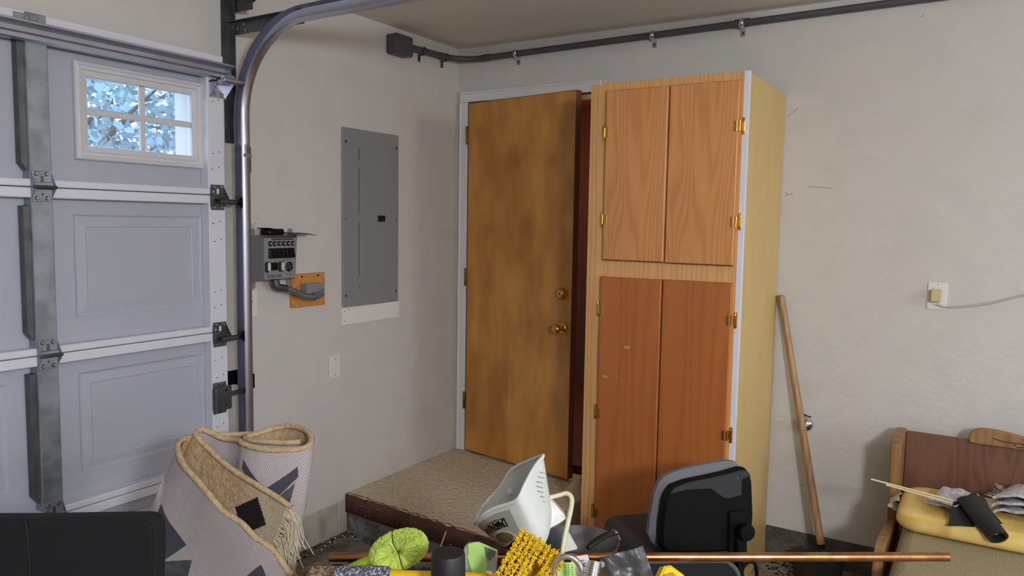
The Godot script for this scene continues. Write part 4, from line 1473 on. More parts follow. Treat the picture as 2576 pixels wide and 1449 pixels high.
	# round inlet
	var ic := Vector3(0.050, 0.052, 0.105)
	st = mb()
	lathe(st, [Vector2(0.022, -0.02), Vector2(0.0225, 0.003), Vector2(0.026, 0.004), Vector2(0.032, 0.0025), Vector2(0.033, 0.0), Vector2(0.022, -0.004)], 30, Transform3D(FX, ic))
	var il := part("power_inlet", st, M.box_grey, t, "round recessed power inlet")
	st = mb()
	disc(st, ic - Vector3(0, 0, 0.001), 0.0225, 0.0015, 28)
	part("inlet_recess", st, M.black, il)
	st = mb()
	for a in [0.4, 2.0, 3.6, 5.1]:
		box(st, ic + Vector3(cos(a), sin(a), 0) * 0.0125 + Vector3(0, 0, 0.002), Vector3(0.003, 0.010, 0.006), 0.0005, Transform3D(Basis(), Vector3.ZERO))
	disc(st, ic, 0.006, 0.004)
	part("blade", st, M.screw, il)
	for q in [[-0.026, 0.030], [0.033, 0.032], [0.004, -0.036]]:
		st = mb()
		disc(st, ic + Vector3(q[0], q[1], 0.0), 0.0034, 0.002)
		part("screw", st, M.chrome, t)
	st = mb()
	disc(st, Vector3(-0.0835, 0.10, 0.01), 0.003, 0.002)
	part("knockout", st, M.dark_screw, t)

func letters(s: String, size: float, at: Vector3, parent: Node, m: Material, xf := Basis.IDENTITY) -> MeshInstance3D:
	var tm := TextMesh.new()
	var f := SystemFont.new()
	f.font_names = PackedStringArray(["Droid Sans"])
	tm.font = f
	tm.text = s
	tm.font_size = 32
	tm.pixel_size = size / 32.0
	tm.depth = 0.0006
	var o := MeshInstance3D.new()
	var n := "lettering"
	var k := 1
	while parent.has_node(n):
		n = "lettering_%03d" % k
		k += 1
	o.name = n
	parent.add_child(o)
	o.mesh = tm
	tm.material = m
	o.transform = Transform3D(xf, at)
	return o

func build_conduit():
	var t := thing("junction_box", "grey junction box under the ceiling at the start of the conduit", "junction box", Vector3(-0.562, 2.403, 0.0))
	var st := mb()
	prism(st, rounded([Vector2(-0.068, 0.0), Vector2(0.070, 0.0), Vector2(0.070, 0.098), Vector2(-0.068, 0.098)], 0.014), 0.050, Transform3D.IDENTITY, 0.003)
	part("box", st, M.conduit, t)
	st = mb()
	prism(st, rounded([Vector2(-0.070, -0.002), Vector2(0.072, -0.002), Vector2(0.072, 0.100), Vector2(-0.070, 0.100)], 0.015), 0.012, Transform3D(Basis.IDENTITY, Vector3(0, 0, 0.0505)), 0.002)
	var lid := part("lid", st, M.conduit, t)
	for q in [[-0.058, 0.010], [0.060, 0.010], [-0.058, 0.088], [0.060, 0.088]]:
		st = mb()
		disc(st, Vector3(q[0], q[1], 0.062), 0.004, 0.0015)
		part("screw", st, M.black, lid)
	t = thing("conduit_pipe", "long dark grey conduit pipe running round the room corner under the ceiling", "conduit", Vector3(-0.5, 2.48, 0.0))
	var o := Vector3(0.5, -2.48, 0.0)
	st = mb()
	var r := 0.0165
	var a := [Vector3(-0.492, 2.462, 0.026), Vector3(-0.36, 2.466, 0.026), Vector3(-0.20, 2.470, 0.026)]
	var pts := []
	for p in a: pts.append(p + o)
	for k in range(1, 9):
		var q := PI / 2 * k / 8.0
		pts.append(Vector3(-0.20 + 0.174 * sin(q), 2.470 + 0.004 * k / 8.0, 0.026 + 0.174 * (1.0 - cos(q))) + o)
	pts.append(Vector3(-0.026, 2.478, 0.45) + o)
	tube(st, pts, r, 16)
	part("corner_bend", st, M.conduit, t)
	st = mb()
	tube(st, [Vector3(-0.026, 2.478, 0.44) + o, Vector3(-0.026, 2.500, 2.1) + o, Vector3(-0.026, 2.512, 3.2) + o], r - 0.0005, 16)
	part("straight_run", st, M.conduit, t)
	for q in [[Vector3(-0.21, 2.470, 0.026), Vector3(-0.18, 2.470, 0.027)], [Vector3(-0.026, 2.474, 0.18), Vector3(-0.026, 2.475, 0.235)], [Vector3(-0.026, 2.494, 1.60), Vector3(-0.026, 2.495, 1.665)]]:
		st = mb()
		rod(st, q[0] + o, q[1] + o, r + 0.003, 16)
		part("coupling", st, M.conduit, t)
	# straps: (place on the axis, direction along, wall normal)
	var spots := [[Vector3(-0.365, 2.466, 0.026), 0], [Vector3(-0.165, 2.470, 0.029), 0], [Vector3(-0.026, 2.478, 0.408), 1], [Vector3(-0.026, 2.488, 1.197), 1], [Vector3(-0.026, 2.494, 1.632), 1]]
	var lab := ["strap nearest the grey junction box", "strap just left of the room corner", "strap just right of the room corner", "strap above the left half of the cabinet", "strap above the right front edge of the cabinet"]
	for i in 5:
		var p: Vector3 = spots[i][0]
		var c := thing("pipe_strap", "one-hole metal pipe strap, the " + lab[i], "pipe strap", p, 0.0 if spots[i][1] == 0 else -90.0, "pipe straps along the conduit")
		st = mb()
		# local: x along the pipe, z out of the wall
		for k in 13:
			var q0 := PI * k / 12.0 - PI / 2
			if k == 12: break
			var q1 := PI * (k + 1) / 12.0 - PI / 2
			var R0 := r + 0.0035
			var R1 := r + 0.0055
			var P := func(R, q, x): return Vector3(x, R * sin(q), R * cos(q) * 1.1)
			smooth(st, 4)
			quad(st, P.call(R1, q0, -0.011), P.call(R1, q0, 0.011), P.call(R1, q1, 0.011), P.call(R1, q1, -0.011))
			quad(st, P.call(R1, q1, -0.011), P.call(R0, q1, -0.011), P.call(R0, q0, -0.011), P.call(R1, q0, -0.011))
			quad(st, P.call(R1, q0, 0.011), P.call(R0, q0, 0.011), P.call(R0, q1, 0.011), P.call(R1, q1, 0.011))
		bx(st, -0.011, 0.011, -0.056, -0.020, -0.0255, -0.0225, 0.001)
		bx(st, -0.011, 0.011, -0.024, -0.0195, -0.0255, 0.004, 0.001)
		part("band", st, M.galv_dark if i < 2 else M.chrome, c)
		st = mb()
		disc(st, Vector3(0, -0.041, -0.0226), 0.0048, 0.0022)
		part("screw", st, M.black, c)

func build_right_wall_things():
	# outlet with a cream plug-in adaptor
	var B := Basis(Vector3(0, 0, 1), Vector3(0, 1, 0), Vector3(-1, 0, 0))
	var t := thing("wall_outlet", "white wall outlet plate on the right wall", "wall outlet")
	t.transform = Transform3D(B, Vector3(0.0, 1.222, 2.491))
	var st := mb()
	bx(st, -0.0365, 0.0365, -0.001, 0.112, 0.0, 0.006, 0.002)
	part("plate", st, M.white_plastic, t)
	st = mb()
	bx(st, -0.0165, 0.0165, 0.020, 0.092, 0.0055, 0.0075, 0.001)
	var rc := part("receptacle", st, M.white_plastic, t)
	st = mb()
	for q in [[-0.007, 0.043, 0.0012, 0.0035], [0.007, 0.043, 0.0012, 0.003], [0.0, 0.032, 0.0022, 0.0022]]:
		bx(st, q[0] - q[2], q[0] + q[2], q[1] - q[3], q[1] + q[3], 0.0072, 0.0079)
	part("slot", st, M.black, rc)
	st = mb()
	disc(st, Vector3(0, 0.104, 0.0058), 0.003, 0.001)
	part("screw", st, M.screw, t)
	t = thing("plug_adaptor", "cream block adaptor plugged into the wall outlet", "plug adaptor")
	t.transform = Transform3D(B, Vector3(-0.008, 1.256, 2.488))
	st = mb()
	var b0 := [Vector3(-0.021, 0.0, 0.0), Vector3(0.021, 0.0, 0.0), Vector3(0.021, 0.050, 0.0), Vector3(-0.021, 0.050, 0.0)]
	box(st, Vector3(0, 0.025, 0.016), Vector3(0.041, 0.052, 0.032), 0.004)
	part("block", st, mat(Color(0.80, 0.73, 0.59), 0.45), t)
	st = mb()
	for x in [-0.0065, 0.0065]:
		bx(st, x - 0.003, x + 0.003, 0.02, 0.027, 0.0, 0.0005)
	part("prong", st, M.screw, t)
	t = thing("grey_cable", "thin grey cable running from the wall outlet to the right", "cable", Vector3(-0.006, 1.23, 2.49))
	st = mb()
	tube(st, curve([Vector3(-0.003, 0.012, 0.0), Vector3(-0.004, 0.006, 0.02), Vector3(-0.002, 0.004, 0.05), Vector3(-0.001, 0.014, 0.12), Vector3(-0.001, 0.030, 0.19), Vector3(-0.001, 0.062, 0.28), Vector3(-0.001, 0.105, 0.40)], 8), 0.0042, 8, false)
	part("cable", st, mat(Color(0.70, 0.69, 0.67), 0.5), t)
	# chrome hose tap
	t = thing("wall_tap", "round chrome hose tap on the wall behind the leaning pole", "tap")
	t.transform = Transform3D(B, Vector3(0.0, 0.650, 1.995))
	st = mb()
	lathe(st, [Vector2(0, 0), Vector2(0.036, 0.0), Vector2(0.0355, 0.006), Vector2(0.031, 0.018), Vector2(0.022, 0.027), Vector2(0.012, 0.031), Vector2(0, 0.031)], 28, Transform3D(FX, Vector3.ZERO))
	part("flange", st, M.chrome, t)
	st = mb()
	rod(st, Vector3(0, 0.002, 0.02), Vector3(0, 0.0, 0.075), 0.011, 16)
	rod(st, Vector3(0, -0.004, 0.062), Vector3(0, -0.045, 0.078), 0.012, 16)
	lathe(st, [Vector2(0, 0), Vector2(0.015, 0), Vector2(0.015, 0.014), Vector2(0, 0.014)], 16, along(Vector3(0, -0.034, 0.073), Vector3(0, -0.048, 0.079)))
	part("spout", st, M.chrome, t)
	st = mb()
	rod(st, Vector3(0, 0.004, 0.055), Vector3(0, 0.038, 0.045), 0.0075, 12)
	rod(st, Vector3(0, 0.03, 0.047), Vector3(0, 0.052, 0.042), 0.004, 10)
	part("valve_stem", st, M.brass_old, t)
	st = mb()
	rod(st, Vector3(-0.028, 0.056, 0.042), Vector3(0.028, 0.046, 0.042), 0.003, 8)
	ball(st, Vector3(0, 0.052, 0.042), Vector3(0.006, 0.005, 0.006), 10)
	part("tee_handle", st, M.black_iron, t)
	# leaning pole with its dark head
	t = thing("shovel", "long wooden handled shovel leaning on the wall by the cabinet, blade down", "shovel", Vector3(-0.16, 0.0, 2.10))
	var top := Vector3(-0.020, 1.237, 1.862) - Vector3(-0.16, 0, 2.10)
	var lowp := Vector3(0.035, 0.115, 0.012)
	st = mb()
	var pp := []
	var pr := []
	for k in 13:
		var u := k / 12.0
		pp.append(lowp.lerp(top, u))
		pr.append(0.0165 + 0.001 * sin(u * 5.0))
	tube(st, pp, pr, 16)
	ball(st, top, Vector3(0.0165, 0.006, 0.0165), 14)
	part("handle", st, M.pole, t)
	st = mb()
	var g := []
	for i in 11:
		var row := []
		for j in 11:
			var u := i / 10.0
			var v := j / 10.0 - 0.5
			var wdt := 0.20 * (1.0 - 0.35 * pow(u, 4.0)) * (0.75 + 0.25 * smoothstep(0.0, 0.15, u))
			row.append(Vector3(0.03 - u * 0.19 + 0.02 * absf(v), 0.135 - 0.115 * u - 0.085 * v * v * (1.0 - 0.6 * u) + 0.01 * sin(u * 3.0), 0.012 + v * wdt))
		g.append(row)
	sheet(st, g, -0.004)
	part("blade", st, mat(Color(0.055, 0.06, 0.07), 0.4, 0.3), t)
	st = mb()
	tube(st, [lowp + Vector3(-0.05, -0.045, 0.002), lowp, lowp.lerp(top, 0.03)], [0.013, 0.019, 0.018], 14)
	part("socket", st, mat(Color(0.05, 0.055, 0.065), 0.4, 0.3), t)

# ---------------------------------------------------------------- wooden settle and what lies on it
func build_settle():
	var t := thing("settle", "brown wooden settle with plywood back and scrolled crest against the wall", "bench", Vector3(-0.45, 0.0, 3.0))
	var o := Vector3(0.45, 0.0, -3.0)
	var st := mb()
	# back panel
	bx(st, 0.35 - 0.020, 0.35, 0.20, 0.712, -0.585, 0.80, 0.002)
	part("back_panel", st, M.settle_panel, t)
	# side: a tall wing at the back, then the sloping arm down to the front leg
	var wing := rounded([Vector2(0.372, 0.38), Vector2(0.372, 0.716), Vector2(0.330, 0.716), Vector2(0.150, 0.700), Vector2(0.150, 0.38)], [0.0, 0.004, 0.01, 0.012, 0.0], 3)
	var arm := PackedVector2Array([Vector2(0.372, 0.003), Vector2(0.372, 0.379), Vector2(0.150, 0.385), Vector2(0.0, 0.405), Vector2(-0.18, 0.435), Vector2(-0.28, 0.438), Vector2(-0.325, 0.41), Vector2(-0.335, 0.36), Vector2(-0.335, 0.003), Vector2(-0.285, 0.003), Vector2(-0.270, 0.12), Vector2(0.30, 0.12), Vector2(0.31, 0.003)])
	for z in [-0.625, 0.805]:
		st = mb()
		prism(st, wing, 0.038, shifted(z), 0.003)
		part("side_wing", st, M.settle_wood, t)
		st = mb()
		prism(st, arm, 0.034, shifted(z), 0.004)
		part("side_arm", st, M.settle_wood, t)
	st = mb()
	bx(st, -0.30, 0.34, 0.285, 0.305, -0.583, 0.80, 0.002)
	part("seat_board", st, M.settle_wood, t)
	st = mb()
	bx(st, -0.32, -0.301, 0.20, 0.303, -0.583, 0.80, 0.002)
	part("front_rail", st, M.settle_wood, t)
	# scrolled crest board standing on the back
	var cp := []
	for q in [[-0.362, 0.702], [-0.362, 0.735], [-0.350, 0.757], [-0.32, 0.768], [-0.27, 0.768], [-0.22, 0.762], [-0.17, 0.752], [-0.12, 0.752], [-0.06, 0.768], [0.02, 0.79], [0.12, 0.80], [0.25, 0.79], [0.35, 0.768], [0.42, 0.752], [0.50, 0.758], [0.56, 0.768], [0.62, 0.762], [0.65, 0.735], [0.65, 0.702]]:
		cp.append(Vector2(q[0], q[1]))
	st = mb()
	prism(st, rounded(cp, 0.02), 0.028, Transform3D(Basis(Vector3(0, 0, 1), Vector3(0, 1, 0), Vector3(-1, 0, 0)), Vector3(0.345, 0, 0)), 0.005)
	var crest := part("crest_board", st, M.settle_wood, t)
	for q in [[[-0.28, 0.735], [-0.24, 0.727], [-0.19, 0.728], [-0.14, 0.722], [-0.05, 0.735]], [[-0.20, 0.712], [-0.15, 0.716], [-0.08, 0.722], [0.0, 0.742]]]:
		var pp := []
		for p in q: pp.append(Vector3(0.3165, p[1], p[0]))
		st = mb()
		tube(st, curve(pp, 5), 0.0016, 6)
		part("carved_line", st, M.black, crest)
	st = mb()
	rod(st, Vector3(0.316, 0.7185, -0.206), Vector3(0.318, 0.7185, -0.206), 0.005, 10)
	part("knot", st, M.dark_wood, crest)
	# pale woven seat cushion, front edge overhanging
	var cloth := mat(Color.WHITE, 0.95)
	var cn := noise(0.06, FastNoiseLite.TYPE_SIMPLEX_SMOOTH, 3, 77)
	cloth.albedo_texture = paint(256, 256, func(x, y):
		var k: float = 0.5 + 0.22 * sin(y * TAU / 8.0 + cn.get_noise_2d(x, y) * 2.5) + cn.get_noise_2d(x * 0.5, y * 3.0) * 0.4
		return Color(0.68, 0.63, 0.50).lerp(Color(0.55, 0.50, 0.38), clampf(k, 0, 1)))
	cloth.normal_enabled = true
	cloth.normal_texture = noise_tex(0.08, 256, [], true, 5.0, 2, 78)
	cloth.normal_scale = 0.5
	tri_uv(cloth, Vector3(5, 5, 5))
	var c := thing("seat_cushion", "pale beige woven seat cushion on the wooden settle", "cushion", Vector3(-0.68, 0.307, 3.05))
	st = mb()
	var rings := []
	for k in 9:
		var a := PI * k / 8.0 - PI / 2
		var hgt := 0.062 + 0.062 * sin(a)
		var ins := 0.05 * (1.0 - cos(a))
		var ring := []
		for p in rounded([Vector2(-0.36 + ins, -0.615 + ins), Vector2(0.40 - ins, -0.615 + ins), Vector2(0.40 - ins, 0.70 - ins), Vector2(-0.36 + ins, 0.70 - ins)], 0.09, 6):
			var sag := 0.010 * sin(p.x * 9.0 + p.y * 4.0) if k > 4 else 0.0
			ring.append(Vector3(p.x, hgt + sag, p.y))
		rings.append(ring)
	loft(st, rings, true, true, true)
	part("cushion_body", st, cloth, c)
	st = mb()
	var seam := []
	for p in rounded([Vector2(-0.345, -0.60), Vector2(0.385, -0.60), Vector2(0.385, 0.685), Vector2(-0.345, 0.685)], 0.09, 6):
		seam.append(Vector3(p.x, 0.098, p.y))
	tube(st, seam, 0.004, 6, true)
	part("piping", st, mat(Color(0.42, 0.37, 0.28), 0.9), c)
	# bare yellow foam lying on the cushion
	var foam := mat(Color.WHITE, 0.9)
	foam.albedo_texture = noise_tex(0.01, 256, [[0.0, Color(0.80, 0.66, 0.34)], [0.5, Color(0.90, 0.78, 0.46)], [1.0, Color(0.92, 0.82, 0.52)]], false, 1, 5, 91)
	tri_uv(foam, Vector3.ONE * 2.0)
	var f := thing("foam_slab", "bare yellow foam slab with rounded end lying along the back of the cushion", "foam slab", Vector3(-0.36, 0.436, 2.88))
	st = mb()
	rings = []
	for k in 9:
		var a := PI * k / 8.0 - PI / 2
		var hgt := 0.033 + 0.033 * sin(a)
		var ins := 0.03 * (1.0 - cos(a))
		var ring := []
		for p in rounded([Vector2(-0.20 + ins, -0.46 + ins), Vector2(0.20 - ins, -0.46 + ins), Vector2(0.20 - ins, 0.70 - ins), Vector2(-0.20 + ins, 0.70 - ins)], [0.08, 0.10, 0.03, 0.03], 6):
			ring.append(Vector3(p.x, hgt + (0.006 * sin(p.y * 12.0) if k > 4 else 0.0), p.y))
		rings.append(ring)
	loft(st, rings, true, true, true)
	part("foam_body", st, foam, f)
	st = mb()
	var g := []
	for i in 8:
		var row := []
		for j in 6:
			row.append(Vector3(0.10 - 0.13 * i / 7.0, 0.012 + 0.05 * j / 5.0 + 0.006 * sin(i * 2.0 + j), -0.462 - 0.03 * sin(j * 0.6) - 0.01 * cos(i * 1.7)))
		g.append(row)
	sheet(st, g, 0.002)
	part("torn_cover", st, mat(Color(0.78, 0.75, 0.68), 0.9), f, "scrap of torn white cover at the foam end")
	# crumpled newsprint behind, cloth at the right
	var paper := mat(Color.WHITE, 0.8)
	paper.albedo_texture = noise_tex(0.03, 256, [[0.0, Color(0.55, 0.54, 0.56)], [0.45, Color(0.76, 0.75, 0.77)], [1.0, Color(0.84, 0.83, 0.84)]], false, 1, 3, 93)
	tri_uv(paper, Vector3.ONE * 6.0)
	var specs := [["newspaper", "crumpled sheet of printed newspaper on the foam slab", "newspaper", A(2400, 1240, 2.87), Vector2(0.145, 0.10), 0.05], ["paper_scrap", "small flat scrap of white paper before the newspaper", "paper", A(2372, 1246, 2.83), Vector2(0.11, 0.03), 0.006]]
	for s in specs:
		var n := thing(s[0], s[1], s[2], s[3], -20)
		st = mb()
		g = []
		for i in 13:
			var row := []
			for j in 9:
				var u := i / 12.0 - 0.5
				var v := j / 8.0 - 0.5
				row.append(Vector3(v * s[4].y * 1.6, -0.02 + s[5] * (v * 0.6 - 0.9 * u * u) + s[5] * 0.07 * sin(i * 1.3 + j * 0.9), u * s[4].x))
			g.append(row)
		sheet(st, g, -0.001)
		part("sheet", st, paper, n)
	var n := thing("folded_cloth", "folded white fuzzy cloth with frayed edge on the settle", "cloth", A(2578, 1285, 2.82), -15)
	for k in 3:
		st = mb()
		g = []
		for i in 13:
			var row := []
			for j in 9:
				var u := i / 12.0 - 0.5
				var v := j / 8.0 - 0.5
				row.append(Vector3(v * 0.20, 0.016 + 0.020 * k + 0.03 * (0.35 - v * 0.4) * (k * 0.5) - 0.03 * pow(absf(u * 2.0), 4.0) + 0.004 * sin(i * 1.3 + j * 2.0 + k), u * 0.22 + 0.03))
			g.append(row)
		sheet(st, g, -0.010)
		part("fold", st, paper, n)
	st = mb()
	rng.seed = 12
	for k in 60:
		var p := Vector3(rng.randf_range(-0.1, 0.1), rng.randf_range(0.005, 0.06), -0.08 - rng.randf() * 0.01)
		rod(st, p, p + Vector3(rng.randf_range(-0.01, 0.01), rng.randf_range(-0.006, 0.01), -rng.randf_range(0.008, 0.028)), 0.0007, 4)
	part("frayed_edge", st, paper, n, "", "stuff")
	# two thin sticks
	for k in 2:
		var a := A(2193 + 37 * k, 1206 + 14 * k, 2.66)
		var b := A(2398, 1259 + 8 * k, 2.80)
		var s := thing("bamboo_stick", ["upper longer thin bamboo stick poking out past the settle side", "lower shorter thin bamboo stick poking out past the settle side"][k], "stick", b, 0.0, "thin bamboo sticks on the settle")
		st = mb()
		rod(st, a - b, Vector3.ZERO, 0.0032, 8)
		part("shaft", st, mat(Color(0.82, 0.76, 0.60), 0.6), s)
		st = mb()
		rod(st, a - b, (a - b) * 1.012, 0.0028, 8, 0.001)
		part("tip", st, mat(Color(0.88, 0.85, 0.75), 0.6), s)
	# black sleeve lying across the foam
	var bl := mat(Color(0.085, 0.082, 0.08), 0.55)
	bl.rim_enabled = true
	bl.rim = 0.3
	var sl := thing("black_sleeve", "black rolled fabric sleeve lying across the yellow foam", "sleeve", A(2460, 1300, 2.70))
	var c0 := A(2443, 1256, 2.80) - sl.position
	var c1 := A(2470, 1300, 2.72) - sl.position
	var c2 := A(2512, 1352, 2.64) - sl.position
	st = mb()
	var path := curve([c0, c1, c2], 8)
	rings = []
	var ax := (c2 - c0).normalized()
	var sx := ax.cross(Vector3.UP).normalized()
	var sy := sx.cross(ax)
	for i in path.size():
		var u := float(i) / (path.size() - 1)
		var ring := []
		for k in 20:
			var q := TAU * k / 20.0
			var w := lerpf(0.052, 0.034, u)
			var hh := lerpf(0.020, 0.028, u)
			ring.append(path[i] + sx * cos(q) * w + sy * sin(q) * hh)
		rings.append(ring)
	loft(st, rings, true, false)
	var inn := []
	for i in range(path.size() - 1, 7, -1):
		var ring := []
		for v in rings[i]: ring.append(path[i] + (v - path[i]) * 0.72)
		inn.append(ring)
	loft(st, [rings[path.size() - 1], inn[0]], false, false, false, 6)
	loft(st, inn, false, true)
	part("roll", st, bl, sl)
	st = mb()
	g = []
	var fa := A(2385, 1322, 2.72) - sl.position
	var fb := A(2400, 1262, 2.80) - sl.position
	var fc := A(2545, 1338, 2.70) - sl.position
	var fd := A(2450, 1240, 2.84) - sl.position
	for i in 9:
		var row := []
		for j in 7:
			var u := i / 8.0
			var v := j / 6.0
			row.append(fa.lerp(fc, u).lerp(fb.lerp(fd, u), v) + Vector3(0, 0.006 * sin(u * 5.0 + v * 3.0), 0))
		g.append(row)
	sheet(st, g, 0.004)
	part("flap", st, bl, sl)

# a frame standing at p, its z axis turned a degrees to the right of the direction back to the lens
func facing(p: Vector3, a: float, lean := 0.0) -> Transform3D:
	var b := Basis(Vector3.UP, deg_to_rad(-58.436 + a)) * Basis(Vector3.RIGHT, deg_to_rad(lean))
	return Transform3D(b, p)

# outline measured in photo pixels, laid onto the xy plane of a frame
func outline(px: Array, xf: Transform3D) -> PackedVector2Array:
	var out := PackedVector2Array()
	var o := cam.position
	for q in px:
		var d := A(q[0], q[1], 1.0) - o
		var t := (xf.origin - o).dot(xf.basis.z) / d.dot(xf.basis.z)
		var l := xf.affine_inverse() * (o + d * t)
		out.append(Vector2(l.x, l.y))
	return out

func shifted(z: float) -> Transform3D:
	return Transform3D(Basis.IDENTITY, Vector3(0, 0, z))

func build_office_chair():
	var grey_cloth := mat(Color(0.46, 0.46, 0.48), 0.95)
	var dark_cloth := mat(Color(0.19, 0.18, 0.18), 0.8)
	dark_cloth.rim_enabled = true
	dark_cloth.rim = 0.2
	var shell := mat(Color(0.024, 0.024, 0.027), 0.6)
	shell.metallic_specular = 0.3
	var band := mat(Color(0.15, 0.155, 0.165), 0.6)
	var xf := facing(A(1765, 1290, 2.56), 12.0, -4.0)
	var t := thing("office_chair", "black office chair seen from behind, grey padded edge, before the tall cabinet", "chair")
	t.transform = xf
	var pad := outline([[1641, 1353], [1647, 1302], [1656, 1251], [1667, 1223], [1682, 1206], [1703, 1195], [1752, 1181], [1805, 1171], [1844, 1165], [1863, 1168], [1875, 1180], [1880, 1200], [1884, 1290], [1880, 1335], [1866, 1358], [1846, 1380], [1763, 1390], [1667, 1388], [1650, 1374]], xf)
	var sh := outline([[1654, 1362], [1656, 1311], [1664, 1255], [1673, 1234], [1686, 1219], [1720, 1206], [1784, 1193], [1827, 1183], [1854, 1174], [1869, 1175], [1881, 1189], [1886, 1210], [1889, 1290], [1887, 1323], [1880, 1345], [1866, 1362], [1846, 1381], [1763, 1389], [1672, 1388], [1660, 1378]], xf)
	var st := mb()
	prism(st, pad, 0.058, shifted(-0.075), 0.018)
	part("back_cushion", st, grey_cloth, t, "grey fabric back cushion")
	st = mb()
	prism(st, sh, 0.042, shifted(-0.020), 0.012)
	part("back_shell", st, shell, t)
	st = mb()
	prism(st, outline([[1676, 1238], [1690, 1221], [1722, 1209], [1785, 1196], [1828, 1186], [1855, 1178], [1869, 1180], [1879, 1192], [1857, 1203], [1857, 1241], [1822, 1250], [1812, 1249], [1778, 1225], [1720, 1228]], xf), 0.008, shifted(0.019), 0.003)
	var rb := part("raised_band", st, band, t)
	st = mb()
	var sc := outline([[1846, 1197]], xf)[0]
	disc(st, Vector3(sc.x, sc.y, 0.026), 0.003, 0.002)
	part("screw", st, M.screw, rb)
	# height knob with its slotted bracket, and the support bar below
	var kc := outline([[1853, 1322]], xf)[0]
	st = mb()
	prism(st, rounded([Vector2(kc.x - 0.045, kc.y - 0.095), Vector2(kc.x + 0.022, kc.y - 0.095), Vector2(kc.x + 0.022, kc.y + 0.06), Vector2(kc.x - 0.045, kc.y + 0.06)], 0.012), 0.014, shifted(0.020), 0.004)
	part("bracket", st, shell, t)
	st = mb()
	lathe(st, [Vector2(0, 0), Vector2(0.012, 0), Vector2(0.012, 0.022), Vector2(0.026, 0.026), Vector2(0.029, 0.032), Vector2(0.029, 0.044), Vector2(0.025, 0.050), Vector2(0, 0.052)], 26, Transform3D(FX, Vector3(kc.x - 0.002, kc.y, 0.030)))
	part("height_knob", st, shell, t)
	var floor_y := -xf.origin.y
	st = mb()
	tube(st, curve([Vector3(kc.x - 0.012, kc.y - 0.03, 0.036), Vector3(kc.x - 0.012, kc.y - 0.14, 0.040), Vector3(kc.x - 0.012, kc.y - 0.23, 0.030), Vector3(-0.01, kc.y - 0.29, -0.06), Vector3(-0.02, kc.y - 0.295, -0.20)], 6), 0.016, 8)
	part("support_bar", st, shell, t)
	# seat beyond the back, its saddle edge showing at the left
	st = mb()
	var rings := []
	for k in 9:
		var a := PI * k / 8.0 - PI / 2
		var ring := []
		for p in rounded([Vector2(-0.215, -0.48), Vector2(0.235, -0.48), Vector2(0.235, -0.07), Vector2(-0.215, -0.07)], 0.14, 8):
			var ins := 0.035 * (1.0 - cos(a))
			var c := Vector2(-0.005, -0.28)
			var q := c + (p - c) * (1.0 - ins / 0.25)
			ring.append(Vector3(q.x, -0.185 + 0.042 * sin(a) + 0.30 * q.x * q.x - 0.06 * smoothstep(0.2, 0.25, absf(q.x)), q.y))
		rings.append(ring)
	loft(st, rings, true, true, true)
	part("seat", st, dark_cloth, t, "dark grey upholstered seat")
	st = mb()
	bx(st, -0.20, 0.19, -0.262, -0.222, -0.46, -0.10, 0.012)
	part("seat_pan", st, shell, t)
	st = mb()
	rod(st, Vector3(-0.005, floor_y + 0.10, -0.27), Vector3(-0.005, -0.25, -0.27), 0.026, 16)
	part("gas_lift", st, shell, t)
	for k in 5:
		var q := TAU * k / 5.0 + 0.3
		var e := Vector3(-0.005 + 0.27 * cos(q), floor_y + 0.065, -0.27 + 0.27 * sin(q))
		st = mb()
		rod(st, Vector3(-0.005, floor_y + 0.10, -0.27), e, 0.022, 10, 0.014)
		part("base_leg", st, shell, t)
		st = mb()
		rod(st, Vector3(e.x - 0.012, floor_y + 0.027, e.z), Vector3(e.x + 0.012, floor_y + 0.027, e.z), 0.026, 14)
		rod(st, Vector3(e.x, floor_y + 0.03, e.z), e, 0.006, 8)
		part("caster", st, M.black, t)
	# open arm loop at the right
	var l := []
	for q in [[1868, 1430], [1885, 1413], [1899, 1418], [1904, 1445], [1900, 1475], [1880, 1480], [1866, 1462]]:
		var p := outline([q], xf)[0]
		l.append(Vector3(p.x, p.y, 0.0))
	st = mb()
	tube(st, curve(l, 5, true), 0.0065, 8, true)
	part("arm_loop", st, shell, t)
	# black padded case with grey piping, standing on the floor before the chair
	var cf := facing(A(1700, 1440, 2.32), 8.0)
	cf.origin.y = 0.0
	var c := thing("padded_case", "black padded case with rounded grey piped edge, standing under the copper pipe", "case")
	c.transform = cf
	var o := outline([[1580, 1413], [1800, 1409], [1838, 1418], [1856, 1438], [1862, 1462]], cf)
	var poly := PackedVector2Array([Vector2(o[0].x, 0.003)])
	poly.append_array(o)
	poly.append(Vector2(o[4].x, 0.003))
	st = mb()
	prism(st, poly, 0.05, shifted(-0.05), 0.008)
	part("body", st, mat(Color(0.06, 0.06, 0.065), 0.75), c)
	st = mb()
	var pl := []
	for p in o: pl.append(Vector3(p.x, p.y - 0.004, -0.004))
	tube(st, curve(pl, 5), 0.0075, 8)
	part("piping", st, mat(Color(0.34, 0.34, 0.36), 0.8), c, "grey piping")
	# black chair whose backrest fills the lower left corner
	var bf := facing(A(150, 1380, 1.52), 0.0, -6.0)
	var b := thing("padded_chair", "black fabric padded chair, only its wide backrest showing at the lower left", "chair")
	b.transform = bf
	var black_cloth := mat(Color.WHITE, 0.9)
	black_cloth.albedo_texture = noise_tex(0.15, 128, [[0.0, Color(0.022, 0.022, 0.034)], [1.0, Color(0.045, 0.045, 0.062)]], false, 1, 3, 7)
	tri_uv(black_cloth, Vector3.ONE * 8.0)
	var ol := outline([[-240, 1298], [120, 1296], [406, 1291], [407, 1380], [396, 1640], [-240, 1640]], bf)
	st = mb()
